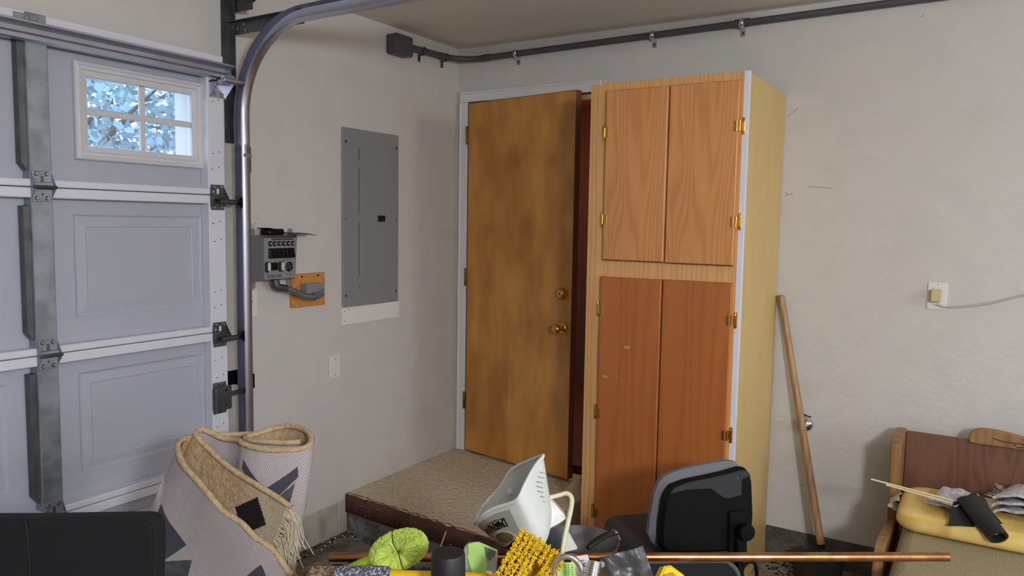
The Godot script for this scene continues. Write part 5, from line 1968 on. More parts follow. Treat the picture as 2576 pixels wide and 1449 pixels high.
	prism(st, rounded(Array(ol), [0.03, 0.03, 0.03, 0.01, 0.03, 0.03], 5), 0.055, shifted(-0.0275), 0.010)
	part("backrest", st, black_cloth, b)
	st = mb()
	var s0 := outline([[85, 1296], [90, 1330], [96, 1400], [100, 1500]], bf)
	var sp := []
	for p in s0: sp.append(Vector3(p.x, p.y, 0.0277))
	tube(st, sp, 0.0013, 5)
	part("seam", st, M.black, b)
	st = mb()
	var pe := outline([[385, 1294], [398, 1303], [405, 1318], [406, 1380], [401, 1470]], bf)
	sp = []
	for p in pe: sp.append(Vector3(p.x - 0.004, p.y - 0.003, 0.022))
	tube(st, curve(sp, 4), 0.004, 6)
	part("piping", st, black_cloth, b)
	var fy := -bf.origin.y
	var cx := (ol[0].x + ol[2].x) / 2
	st = mb()
	box(st, Vector3(cx, fy + 0.46, 0.27), Vector3(0.47, 0.07, 0.44), 0.02)
	part("seat", st, black_cloth, b)
	for sx in [-0.2, 0.2]:
		st = mb()
		tube(st, curve([Vector3(cx + sx, fy + 0.70, -0.036), Vector3(cx + sx, fy + 0.44, -0.03), Vector3(cx + sx, fy + 0.012, -0.09)], 6), 0.011, 8)
		part("rear_leg", st, M.black_iron, b)
		st = mb()
		tube(st, [Vector3(cx + sx, fy + 0.415, -0.02), Vector3(cx + sx, fy + 0.412, 0.44), Vector3(cx + sx, fy + 0.012, 0.48)], 0.011, 8)
		part("front_leg", st, M.black_iron, b)

# ---------------------------------------------------------------- clutter in the foreground
func build_foreground():
	# low table that carries it; its top lies just below the picture
	var tf := Transform3D(Basis(Vector3.UP, deg_to_rad(-58.436)), Vector3(cam.position.x, 0.0, cam.position.z))
	var t := thing("work_table", "low plywood work table carrying the pile of tools below the picture", "table")
	t.transform = tf
	var st := mb()
	bx(st, -0.50, 0.50, 0.470, 0.500, -2.15, -1.05, 0.004)
	part("tabletop", st, M.ply, t)
	for x in [-0.45, 0.45]:
		for z in [-2.10, -1.10]:
			st = mb()
			bx(st, x - 0.025, x + 0.025, 0.001, 0.469, z - 0.025, z + 0.025, 0.003)
			part("leg", st, M.pole, t)
	var TT := 0.501
	var BT := 0.718
	var cbx := thing("cardboard_box", "brown cardboard box on the work table, under the brush and labels below the picture", "box")
	cbx.transform = tf.translated_local(Vector3(0, 0, 0))
	var kraft := mat(Color(0.60, 0.46, 0.31), 0.85)
	st = mb()
	bx(st, -0.44, 0.46, TT + 0.001, BT - 0.004, -1.69, -1.15, 0.003)
	part("box_body", st, kraft, cbx)
	for q in [[-1.69, -1.422], [-1.418, -1.15]]:
		st = mb()
		bx(st, -0.44, 0.46, BT - 0.0035, BT - 0.0005, q[0], q[1], 0.001)
		part("flap", st, kraft, cbx)
	# copper pipe
	var copper := mat(Color.WHITE, 0.32, 1.0)
	copper.albedo_texture = noise_tex(0.006, 256, [[0.0, Color(0.56, 0.38, 0.27)], [0.45, Color(0.70, 0.50, 0.35)], [0.7, Color(0.78, 0.60, 0.42)], [1.0, Color(0.70, 0.48, 0.36)]], false, 1, 5, 15)
	tri_uv(copper, Vector3(6, 2, 6))
	var p0 := A(829, 1402, 1.96)
	var p1 := A(2386, 1400.5, 1.885)
	var pipe := thing("copper_pipe", "long straight copper pipe lying level across the pile of clutter", "pipe", (p0 + p1) / 2)
	st = mb()
	var L := p0.distance_to(p1)
	lathe(st, [Vector2(0.0098, 0.006), Vector2(0.0098, 0.0), Vector2(0.0111, 0.0), Vector2(0.0113, L * 0.3), Vector2(0.0112, L), Vector2(0.0098, L), Vector2(0.0098, L - 0.05), Vector2(0.0, L - 0.05)], 24, along(p0 - pipe.position, p1 - pipe.position))
	part("tube", st, copper, pipe)
	# heap of dark grey cloth under its left end
	var heap := thing("cloth_heap", "crumpled heap of dark grey cloth under the left end of the copper pipe", "cloth", A(900, 1440, 1.98) * Vector3(1, 0, 1) + Vector3(0, TT, 0), -58.436)
	st = mb()
	var n1 := noise(5.0, FastNoiseLite.TYPE_SIMPLEX_SMOOTH, 3, 31)
	var g := []
	for i in 41:
		var row := []
		for j in 21:
			var u := i / 40.0
			var v := j / 20.0
			var x := -0.135 + 0.37 * u
			var z := 0.13 - 0.17 * v
			var env := smoothstep(0.0, 0.22, u) * smoothstep(1.0, 0.86, u) * smoothstep(0.0, 0.45, v) * smoothstep(1.0, 0.75, v)
			var y := 0.002 + env * (0.160 + 0.016 * n1.get_noise_2d(x * 4.0, z * 4.0)) + 0.006 * env * sin(x * 60.0 + n1.get_noise_2d(x * 3.0, z * 5.0) * 6.0)
			row.append(Vector3(x, y, z))
		g.append(row)
	sheet(st, g, -0.003)
	var denim := mat(Color.WHITE, 0.95)
	denim.albedo_texture = noise_tex(0.012, 256, [[0.0, Color(0.10, 0.10, 0.115)], [0.45, Color(0.17, 0.17, 0.185)], [0.62, Color(0.36, 0.36, 0.36)], [1.0, Color(0.42, 0.41, 0.40)]], false, 1, 4, 33)
	tri_uv(denim, Vector3.ONE * 3.0)
	part("folds", st, denim, heap)
	# speckled tan roll left of the grip
	var tan := mat(Color.WHITE, 0.9)
	tan.albedo_texture = noise_tex(0.05, 256, [[0.0, Color(0.33, 0.24, 0.18)], [0.42, Color(0.48, 0.38, 0.30)], [0.5, Color(0.66, 0.57, 0.48)], [1.0, Color(0.74, 0.66, 0.57)]], false, 1, 3, 35)
	tri_uv(tan, Vector3.ONE * 5.0)
	var rl := thing("speckled_block", "tan speckled block half hidden left of the grey foam grip", "block", A(812, 1470, 1.72))
	rl.transform = facing(A(812, 1431, 1.70), 4.0)
	st = mb()
	bx(st, -0.032, 0.045, BT - rl.position.y, 0.0, -0.02, 0.04, 0.006)
	part("block_body", st, tan, rl)
	# green duster
	build_duster()
	# spray can with a dark cap
	var cp := A(1128, 1390, 1.555)
	var can := thing("spray_can", "spray can with large dark grey cap standing among the clutter", "spray can", Vector3(cp.x, BT, cp.z))
	var hc := cp.y - BT
	st = mb()
	lathe(st, [Vector2(0, 0), Vector2(0.031, 0), Vector2(0.0325, 0.004), Vector2(0.0325, hc - 0.060), Vector2(0.030, hc - 0.054), Vector2(0, hc - 0.054)], 32)
	part("can_body", st, M.galv_dark, can)
	st = mb()
	lathe(st, [Vector2(0.030, hc - 0.056), Vector2(0.0355, hc - 0.056), Vector2(0.0345, hc - 0.004), Vector2(0.032, hc), Vector2(0.0, hc + 0.001)], 36)
	part("cap", st, mat(Color(0.105, 0.10, 0.115), 0.55), can, "dark grey plastic cap")
	# pink wire
	var w0 := A(1122, 1337, 1.86)
	var w1 := A(1098, 1404, 1.84)
	var wr := thing("pink_wire", "thin straight pink wire sticking up behind the spray can", "wire", w1)
	st = mb()
	tube(st, [Vector3(0, -0.06, 0) + (w1 - w0) * 0.3, Vector3.ZERO, w0 - w1], 0.0018, 6)
	part("wire", st, mat(Color(0.62, 0.38, 0.34), 0.5), wr)
	build_green_pack()
	build_scoop(TT)
	build_saucepan(TT)
	build_snow_brush()
	build_small_hardware()

func build_duster():
	var c := A(1003, 1384, 1.74)
	var d := thing("green_duster", "bright lime green fluffy round duster on a green handle", "duster", c)
	var cb := cam.transform.basis
	var rng2 := RandomNumberGenerator.new()
	rng2.seed = 77
	# long axis leans up to the right, short axis towards the lens
	var ax := (cb.x * 0.93 + cb.y * 0.34).normalized()
	var az := cb.z
	var ay := az.cross(ax).normalized()
	var fm := mb()
	var pts := [Vector3(-0.0026, 0, 0), Vector3(0.0026, 0, 0.0004), Vector3(0, 0, 0.0018)]
	for k in 3:
		var j := (k + 1) % 3
		quad(fm, pts[k], pts[j], pts[j] * 1.5 + Vector3(0, 1, 0), pts[k] * 1.5 + Vector3(0, 1, 0))
	fm.generate_normals()
	var xfs := []
	var cols := []
	for k in 6500:
		var dir := Vector3(rng2.randfn(), rng2.randfn(), rng2.randfn()).normalized()
		if k % 3 == 0: dir.z = absf(dir.z)
		# two lobes with a cleft between them; a dimple at the hub facing the lens
		var lobe := 0.004 if dir.x > 0 else -0.004
		var e := Vector3(dir.x * 0.066 + lobe, dir.y * 0.0445, dir.z * 0.042)
		var hub := Vector3(lobe * 0.9, 0, clampf(e.z * 0.4, -0.02, 0.012))
		if dir.z > 0.75: e.z *= 0.55
		if dir.z > 0.1 and absf(dir.x) < 0.025: continue
		var wpos := ax * hub.x + ay * hub.y + az * hub.z
		var tip := ax * e.x + ay * e.y + az * e.z
		var v := tip - wpos
		var y := v.normalized()
		var xx := y.cross(Vector3(rng2.randfn(), rng2.randfn(), rng2.randfn())).normalized()
		xfs.append(Transform3D(Basis(xx, y * v.length() * rng2.randf_range(0.93, 1.02), xx.cross(y)), wpos))
		var gr := rng2.randf_range(0.8, 1.15)
		cols.append(Color(gr * rng2.randf_range(0.92, 1.05), gr, gr))
	var m := mat(Color(0.80, 0.87, 0.42), 0.9)
	m.vertex_color_use_as_albedo = true
	m.backlight_enabled = true
	m.backlight = Color(0.25, 0.30, 0.08)
	scatter("fibres", fm.commit(), xfs, m, d, cols)
	var st := mb()
	ball(st, Vector3.ZERO, Vector3(0.012, 0.012, 0.010), 12)
	part("hub", st, mat(Color(0.50, 0.72, 0.10), 0.6), d)
	st = mb()
	var h0 := A(955, 1398, 1.76) - c
	var h1 := A(880, 1432, 1.70) - c
	rod(st, h0, h1 + (h1 - h0) * 0.5, 0.0125, 14, 0.011)
	part("handle", st, mat(Color(0.50, 0.62, 0.12), 0.5), d, "green plastic handle")

func build_green_pack():
	var xf := facing(A(1205, 1410, 1.74), 10.0, -18.0)
	var t := thing("green_pack", "clear plastic pack with a lime green paper insert behind the yellow brush", "packaging")
	t.transform = xf
	var st := mb()
	prism(st, outline([[1166, 1392], [1170, 1376], [1180, 1366], [1205, 1363], [1252, 1383], [1254, 1392], [1246, 1470], [1170, 1470]], xf), 0.012, shifted(-0.016), 0.003)
	var cl := mat(Color(0.80, 0.85, 0.82, 0.35), 0.15)
	cl.transparency = BaseMaterial3D.TRANSPARENCY_ALPHA
	part("clear_shell", st, cl, t)
	var green := mat(Color.WHITE, 0.7)
	green.albedo_texture = noise_tex(0.01, 128, [[0.0, Color(0.50, 0.70, 0.38)], [0.5, Color(0.62, 0.80, 0.42)], [1.0, Color(0.70, 0.84, 0.52)]], false, 1, 3, 41)
	tri_uv(green, Vector3.ONE * 6.0)
	st = mb()
	prism(st, outline([[1176, 1370], [1190, 1365], [1206, 1364], [1217, 1373], [1221, 1392], [1226, 1425], [1216, 1465], [1192, 1465], [1188, 1444], [1176, 1402], [1179, 1388]], xf), 0.002, shifted(-0.003), 0.0005)
	part("insert", st, green, t, "lime green paper insert")
	st = mb()
	prism(st, outline([[1206, 1365], [1220, 1370], [1252, 1384], [1250, 1388], [1218, 1375]], xf), 0.002, shifted(-0.002), 0.0005)
	part("insert_fold", st, green, t)
	st = mb()
	prism(st, outline([[1218, 1376], [1246, 1388], [1246, 1398], [1232, 1412], [1224, 1400]], xf), 0.001, shifted(-0.004), 0.0002)
	part("dark_panel", st, mat(Color(0.30, 0.36, 0.27), 0.5), t)

func build_scoop(TT: float):
	var white := mat(Color(0.86, 0.875, 0.855), 0.4)
	white.subsurf_scatter_enabled = true
	white.subsurf_scatter_strength = 0.08
	var c := A(1320, 1290, 1.94)
	var t := thing("plastic_pail", "white plastic paint pail with graduation lines and handle, tipped on its side", "pail", Vector3(c.x, TT, c.z))
	var o := t.position
	var rim := [A(1367, 1146, 1.92) - o, A(1330, 1160, 1.98) - o, A(1296, 1175, 2.03) - o, A(1278, 1193, 2.05) - o, A(1258, 1226, 2.05) - o, A(1230, 1256, 2.03) - o, A(1206, 1290, 1.99) - o, A(1196, 1317, 1.94) - o, A(1212, 1298, 1.88) - o, A(1240, 1280, 1.85) - o, A(1290, 1264, 1.81) - o, A(1307, 1249, 1.80) - o, A(1320, 1220, 1.82) - o, A(1346, 1172, 1.88) - o]
	var base := [A(1386, 1268, 1.95) - o, A(1383, 1280, 2.00) - o, A(1374, 1300, 2.04) - o, A(1362, 1316, 2.05) - o, A(1345, 1334, 2.05) - o, A(1322, 1352, 2.04) - o, A(1296, 1370, 2.02) - o, A(1272, 1382, 1.97) - o, A(1285, 1392, 1.91) - o, A(1310, 1396, 1.88) - o, A(1348, 1388, 1.85) - o, A(1372, 1366, 1.85) - o, A(1384, 1330, 1.87) - o, A(1388, 1290, 1.91) - o]
	var cen := Vector3.ZERO
	for p in base: cen += p
	cen /= base.size()
	var rc := Vector3.ZERO
	for p in rim: rc += p
	rc /= rim.size()
	var rr := curve(rim, 3, true)
	var bb := curve(base, 3, true)
	var outer := []
	for k in 7:
		var ring := []
		var u := k / 6.0
		for i in rr.size():
			var p: Vector3 = rr[i].lerp(bb[i], u)
			ring.append(p)
		outer.append(ring)
	var floor_ring := []
	for p in bb: floor_ring.append(cen + (p - cen) * 0.85 + (cen - rc).normalized() * 0.006)
	outer.append(floor_ring)
	var inner := []
	for k in 7:
		var ring := []
		var u := k / 6.0 * 0.94
		var mid := rc.lerp(cen, u)
		for i in rr.size():
			var p: Vector3 = rr[i].lerp(bb[i], u)
			ring.append(p + (mid - p).normalized() * 0.0032)
		inner.append(ring)
	# the ring's turn decides which way is out
	var turn: bool = (outer[0][4] - outer[0][0]).cross(outer[1][0] - outer[0][0]).dot(outer[0][0] - rc) < 0.0
	var st := mb()
	loft(st, outer, false, true, turn)
	loft(st, inner, false, true, not turn)
	part("pail_body", st, white, t)
	st = mb()
	tube(st, rr, 0.0048, 8, true)
	part("rim", st, white, t, "rolled white rim")
	st = mb()
	ball(st, A(1284, 1238, 2.01) - o, Vector3.ONE * 0.010, 12)
	part("moulded_boss", st, white, t)
	# graduation lines on the right wall
	var ink := mat(Color(0.36, 0.37, 0.35), 0.7)
	for k in 8:
		var v := 1187.0 + 12.0 * k
		var u0 := 1356.0 - 3.0 * k if k < 3 else 1350.0 + 2.0 * (k - 3)
		var st2 := mb()
		var dd := 1.850 + 0.003 * k
		var a := A(u0, v, dd) - o
		var b := A(u0 + 15, v + 4, dd + 0.012) - o
		rod(st2, a, b, 0.0007, 5)
		part("graduation_line", st2, ink, t)
	# handle: a bent strap from the side down
	st = mb()
	var hp := curve([A(1380, 1252, 1.95) - o, A(1405, 1246, 1.96) - o, A(1425, 1241, 1.96) - o, A(1437, 1250, 1.955) - o, A(1438, 1270, 1.945) - o, A(1430, 1310, 1.925) - o, A(1420, 1355, 1.905) - o, A(1414, 1395, 1.89) - o, A(1411, 1430, 1.88) - o], 5)
	tube(st, hp, 0.0062, 8)
	part("handle", st, mat(Color(0.84, 0.82, 0.70), 0.45), t, "cream plastic strap handle")
	st = mb()
	var web := [A(1378, 1250, 1.945) - o, A(1390, 1262, 1.94) - o, A(1422, 1298, 1.935) - o, A(1424, 1304, 1.935) - o, A(1408, 1316, 1.93) - o, A(1384, 1328, 1.92) - o]
	var back := []
	for p in web: back.append(p + cam.transform.basis.z * -0.035)
	loft(st, [back, web], true, true, true)
	part("handle_web", st, white, t)
	st = mb()
	var ft := [A(1424, 1328, 1.93) - o, A(1453, 1379, 1.93) - o, A(1450, 1382, 1.93) - o, A(1416, 1390, 1.93) - o]
	back = []
	for p in ft: back.append(p + cam.transform.basis.z * -0.012)
	loft(st, [back, ft], true, true, true)
	part("handle_foot", st, white, t)
	# printed label on the lower wall
	var scr := noise(0.09, FastNoiseLite.TYPE_SIMPLEX_SMOOTH, 2, 51)
	var lab := paint(128, 128, func(x, y):
		var u: float = x / 128.0
		var v: float = y / 128.0
		var cc := Color(0.66, 0.67, 0.62)
		var band: float = absf(v - 0.30 + 0.06 * u)
		if band < 0.11 and scr.get_noise_2d(x * 1.8, y * 0.6) > -0.22 and u > 0.12 and u < 0.85: cc = Color(0.06, 0.06, 0.06)
		if absf(v - 0.13) < 0.012 and u > 0.3 and u < 0.7: cc = Color(0.45, 0.20, 0.14)
		var q := Vector2((u - 0.55) / 0.28, (v - 0.62) / 0.16)
		if q.length() < 1.0: cc = Color(0.38, 0.30, 0.22).lerp(Color(0.62, 0.55, 0.34), clampf(scr.get_noise_2d(x, y) + 0.4, 0, 1))
		elif q.length() < 1.25: cc = Color(0.78, 0.78, 0.74)
		if v > 0.80 + 0.1 * sin(u * 5.0): cc = Color(0.05, 0.05, 0.06)
		if u < 0.05: cc = Color(0.07, 0.07, 0.07)
		return cc)
	var lm := mat(Color.WHITE, 0.4)
	lm.albedo_texture = lab
	g_label(t, o, rr, bb, lm, rc, cen)

func g_label(t: Node3D, o: Vector3, rr: Array, bb: Array, lm: Material, rc: Vector3, cen: Vector3):
	var g := []
	for i in 9:
		var row := []
		var k := 21 + i
		for j in 9:
			var u := 0.10 + 0.80 * j / 8.0
			var p: Vector3 = rr[k % rr.size()].lerp(bb[k % bb.size()], u)
			row.append(p + (p - rc.lerp(cen, u)).normalized() * 0.0012)
		g.append(row)
	var st := mb()
	skin(st, g)
	part("printed_label", st, lm, t, "printed label with dark script and a small picture")

func build_saucepan(TT: float):
	var c := A(1459, 1360, 2.09)
	var t := thing("saucepan", "shiny steel saucepan with a black handle laid across its rim", "saucepan", Vector3(c.x, TT, c.z))
	var h := c.y - TT
	var steel := mat(Color(0.70, 0.70, 0.71), 0.3, 1.0)
	var st := mb()
	lathe(st, [Vector2(0, 0.0), Vector2(0.075, 0.0), Vector2(0.083, 0.006), Vector2(0.1055, h - 0.004), Vector2(0.108, h - 0.001), Vector2(0.108, h + 0.001), Vector2(0.105, h + 0.0005), Vector2(0.081, 0.009), Vector2(0.074, 0.004), Vector2(0, 0.004)], 56)
	part("bowl", st, steel, t)
	var o := t.position
	var a := A(1546, 1344, 2.04) - o + Vector3(0, 0.004, 0)
	var b := A(1478, 1390, 1.96) - o + Vector3(0, 0.012, 0)
	st = mb()
	tube(st, curve([a, a.lerp(b, 0.3) + Vector3(0, 0.006, 0), a.lerp(b, 0.7) + Vector3(0, 0.006, 0), b], 6), [0.0075, 0.0085, 0.009, 0.0095, 0.0098, 0.010, 0.010, 0.010, 0.010, 0.010, 0.0098, 0.0098, 0.0096, 0.0095, 0.0095, 0.0092, 0.009, 0.008, 0.006], 12, false, 0.75)
	var hd := part("handle", st, M.black, t, "black plastic handle")
	st = mb()
	var up := cam.transform.basis.y * 0.004 + cam.transform.basis.z * 0.0085 - cam.transform.basis.x * 0.003
	tube(st, [a.lerp(b, 0.30) + up, a.lerp(b, 0.88) + up], 0.0016, 6)
	part("steel_inlay", st, M.chrome, hd)
	st = mb()
	box(st, Vector3.ZERO, Vector3(0.020, 0.012, 0.016), 0.003, Transform3D(Basis(Vector3.UP, 0.7), a))
	rod(st, a + Vector3(0.004, -0.002, 0.004), a + Vector3(0.012, -0.020, 0.010), 0.004, 10)
	part("rivet_bracket", st, M.chrome, t)

func build_snow_brush():
	var cb := cam.transform.basis
	var o := A(1328, 1436, 1.60)
	var t := thing("snow_brush", "yellow bristle brush on a yellow pole with speckled grey foam grip", "brush", o)
	# head frame: rows run up to the right and away, bristles point at the lens and up
	var er := (cb.x * 0.50 + cb.y * 0.72 - cb.z * 0.42).normalized()
	var ea := (cb.x * 0.86 - cb.y * 0.36)
	ea = (ea - er * ea.dot(er)).normalized()
	var en := ea.cross(er).normalized()
	var hb := Basis(ea, er, en)
	var st := mb()
	box(st, Vector3(0, -0.008, -0.062), Vector3(0.085, 0.135, 0.022), 0.006, Transform3D(hb, Vector3.ZERO))
	part("head_block", st, mat(Color(0.60, 0.48, 0.10), 0.5), t)
	var fm := mb()
	var s := 0.0012
	var pts := [Vector3(-s, 0, -s), Vector3(s, 0, -s), Vector3(0, 0, s)]
	for k in 3:
		var j := (k + 1) % 3
		quad(fm, pts[k], pts[j], pts[j] + Vector3(0, 1, 0), pts[k] + Vector3(0, 1, 0))
	tri(fm, pts[0] + Vector3(0, 1, 0), pts[1] + Vector3(0, 1, 0), pts[2] + Vector3(0, 1, 0))
	fm.generate_normals()
	var xfs := []
	var cols := []
	var r := RandomNumberGenerator.new()
	r.seed = 404
	for row in 9:
		for k in 13:
			var x := -0.040 + 0.010 * row
			var y := -0.070 + 0.0103 * k
			# a parting shows the dark block between the middle rows
			if row == 5 and k < 9: continue
			for f in 38:
				var bp := Vector3(x + r.randfn() * 0.0022, y + r.randfn() * 0.0026, -0.055)
				var tip := Vector3(x * 1.26 + r.randfn() * 0.0030, y + (y + 0.045) * 0.10 + r.randfn() * 0.0034, r.randf_range(-0.003, 0.005))
				if row < 5 and row > 3: tip.x -= 0.002
				if row > 5 and row < 7: tip.x += 0.002
				var v := hb * (tip - bp)
				var yy := v.normalized()
				var xx := yy.cross(ea).normalized()
				xfs.append(Transform3D(Basis(xx, v, xx.cross(yy)), hb * bp))
				var gr := r.randf_range(0.86, 1.06)
				cols.append(Color(gr, gr * r.randf_range(0.95, 1.03), gr))
	var m := mat(Color(1.0, 0.85, 0.09), 0.7)
	m.vertex_color_use_as_albedo = true
	m.backlight_enabled = true
	m.backlight = Color(0.55, 0.45, 0.04)
	scatter("bristles", fm.commit(), xfs, m, t, cols)
	var a := A(980, 1452, 1.64) - o
	var b := A(1290, 1462, 1.64) - o
	st = mb()
	rod(st, a, b, 0.0155, 18)
	part("pole", st, mat(Color(0.90, 0.72, 0.10), 0.35), t)
	var flecks := noise(0.06, FastNoiseLite.TYPE_SIMPLEX_SMOOTH, 3, 61)
	var foam := mat(Color.WHITE, 0.85)
	foam.albedo_texture = paint(256, 256, func(x, y):
		var k: float = flecks.get_noise_2d(x * 0.7, y * 1.6)
		var q: float = flecks.get_noise_2d(x * 0.3 + 400.0, y * 0.3)
		if k > 0.23 - q * 0.25: return Color(0.78, 0.78, 0.83)
		return Color(0.25, 0.25, 0.29).lerp(Color(0.36, 0.36, 0.41), clampf(q + 0.5, 0, 1)))
	tri_uv(foam, Vector3.ONE * 9.0)
	st = mb()
	var ga := A(839, 1452, 1.64) - o
	lathe(st, [Vector2(0, 0), Vector2(0.018, 0), Vector2(0.0225, 0.004), Vector2(0.0235, 0.02), Vector2(0.0235, 0.10), Vector2(0.022, 0.118), Vector2(0.0175, 0.123), Vector2(0, 0.123)], 24, along(ga, a))
	part("foam_grip", st, foam, t, "dark grey foam grip flecked with white")
	# twisted tie of tan paper at the head's left corner
	st = mb()
	var tb := A(1222, 1438, 1.60) - o
	tube(st, curve([tb, tb + cb.x * 0.010 - cb.y * 0.004, tb + cb.x * 0.018 - cb.y * 0.012], 4), [0.003, 0.004, 0.005, 0.005, 0.005, 0.005, 0.004, 0.004, 0.003], 7)
	part("tie", st, mat(Color(0.66, 0.54, 0.36), 0.8), t)

func build_small_hardware():
	var cb := cam.transform.basis
	# chrome ring
	var rc := A(1427, 1440, 1.60)
	var t := thing("chrome_ring", "thick shiny chrome ring standing up beside the yellow brush", "ring", rc)
	var st := mb()
	var pts := []
	for k in 40:
		var a := TAU * k / 40.0
		pts.append(cb.x * cos(a) * 0.029 + cb.y * sin(a) * 0.034 + cb.z * 0.006 * cos(a))
	tube(st, pts, 0.0064, 12, true)
	part("ring", st, M.chrome, t)
	st = mb()
	pts = []
	for k in 24:
		var a := TAU * k / 24.0
		pts.append(cb.x * cos(a) * 0.023 + cb.z * (0.018 + sin(a) * 0.018) - cb.y * 0.020)
	tube(st, pts, 0.006, 10, true)
	part("lower_collar", st, M.chrome, t)
	# green and white printed labels behind it
	var ink := mat(Color(0.12, 0.12, 0.13), 0.7)
	var gx := facing(A(1425, 1440, 1.68), 5.0, -10.0)
	t = thing("green_label", "small lime green printed label seen through the chrome ring", "label")
	t.transform = gx
	st = mb()
	prism(st, outline([[1402, 1415], [1446, 1415], [1450, 1470], [1400, 1470]], gx), 0.002, shifted(-0.002), 0.0004)
	part("card", st, mat(Color(0.66, 0.84, 0.48), 0.6), t)
	st = mb()
	for k in 7:
		for j in 3:
			var q := outline([[1422 + j * 9, 1421 + k * 6]], gx)[0]
			bx(st, q.x - 0.0018, q.x + 0.0018 - 0.0008 * ((k + j) % 3), q.y - 0.0009, q.y + 0.0009, 0.0, 0.0004)
	part("print", st, mat(Color(0.30, 0.45, 0.22), 0.7), t, "", "stuff")
	var wx := facing(A(1464, 1425, 1.74), 12.0, -8.0)
	t = thing("white_label", "small white printed tag leaning right of the chrome ring", "tag")
	t.transform = wx
	st = mb()
	prism(st, outline([[1437, 1402], [1478, 1395], [1486, 1420], [1492, 1475], [1440, 1475]], wx), 0.002, shifted(-0.002), 0.0004)
	part("card", st, mat(Color(0.80, 0.80, 0.80), 0.6), t)
	# its large print reads sideways
	var rot := Basis(Vector3.BACK, -1.35)
	for q in [["I", 1462, 1411], ["H", 1468, 1422], ["T", 1472, 1440]]:
		var p := outline([[q[1], q[2]]], wx)[0]
		letters(q[0], 0.014, Vector3(p.x, p.y, 0.0002), t, ink, rot)
	# ribbed chrome coupling
	var c0 := A(1487, 1460, 1.66)
	var c1 := A(1497, 1413, 1.68)
	t = thing("hose_coupling", "ribbed chrome hose coupling with a small grey ball at its end", "hose fitting", c0)
	st = mb()
	var prof := [Vector2(0, 0), Vector2(0.0145, 0)]
	var L := c0.distance_to(c1)
	for k in 9:
		prof.append(Vector2(0.0155, L * (k + 0.15) / 9.0))
		prof.append(Vector2(0.0155, L * (k + 0.6) / 9.0))
		prof.append(Vector2(0.0130, L * (k + 0.8) / 9.0))
	prof.append(Vector2(0.011, L))
	prof.append(Vector2(0, L))
	lathe(st, prof, 24, along(Vector3.ZERO, c1 - c0))
	part("ribbed_body", st, M.chrome, t)
	st = mb()
	ball(st, A(1513, 1420, 1.69) - c0, Vector3.ONE * 0.0078, 14)
	rod(st, A(1500, 1428, 1.69) - c0, A(1513, 1420, 1.69) - c0, 0.005, 10)
	part("ball_end", st, M.box_grey, t)
	# grey plastic pouch
	var px := facing(A(1575, 1420, 1.74), -5.0, -12.0)
	t = thing("plastic_pouch", "crinkled dark grey plastic pouch before the copper pipe", "pouch")
	t.transform = px
	var film := mat(Color(0.26, 0.26, 0.27), 0.35)
	st = mb()
	var n := noise(14.0, FastNoiseLite.TYPE_SIMPLEX_SMOOTH, 3, 71)
	var q := outline([[1508, 1401], [1616, 1373], [1651, 1468], [1530, 1472]], px)
	var g := []
	for i in 25:
		var row := []
		for j in 21:
			var u := i / 24.0
			var v := j / 20.0
			var p := q[0].lerp(q[1], u).lerp(q[3].lerp(q[2], u), v)
			var edge := smoothstep(0.0, 0.15, u) * smoothstep(1.0, 0.85, u)
			row.append(Vector3(p.x, p.y, 0.007 * edge + 0.006 * n.get_noise_2d(u * 0.16, v * 0.10) + 0.0012 * absf(n.get_noise_2d(u * 0.5 + 5.0, v * 0.35))))
		g.append(row)
	sheet(st, g, 0.002)
	part("film", st, film, t)
	st = mb()
	var seam := outline([[1531, 1403], [1545, 1422], [1549, 1418]], px)
	tube(st, [Vector3(seam[0].x, seam[0].y, 0.011), Vector3(seam[1].x, seam[1].y, 0.012), Vector3(seam[2].x, seam[2].y, 0.012)], 0.0007, 5)
	part("crease", st, mat(Color(0.6, 0.6, 0.62), 0.3), t)
	# bright yellow wedge
	var yx := facing(A(1700, 1440, 1.72), 25.0, -30.0)
	t = thing("yellow_sponge", "bright yellow sponge corner poking up below the copper pipe", "sponge")
	t.transform = yx
	st = mb()
	prism(st, outline([[1655, 1462], [1674, 1423], [1690, 1421], [1724, 1446], [1738, 1475], [1660, 1490]], yx), 0.03, shifted(-0.03), 0.005)
	part("sponge_body", st, mat(Color(0.88, 0.76, 0.14), 0.8), t)
	st = mb()
	prism(st, outline([[1660, 1470], [1668, 1446], [1690, 1440], [1704, 1452], [1705, 1480]], yx), 0.004, shifted(0.0), 0.001)
	part("darker_face", st, mat(Color(0.66, 0.52, 0.14), 0.85), t)  # front patch of the sponge, coloured a darker yellow

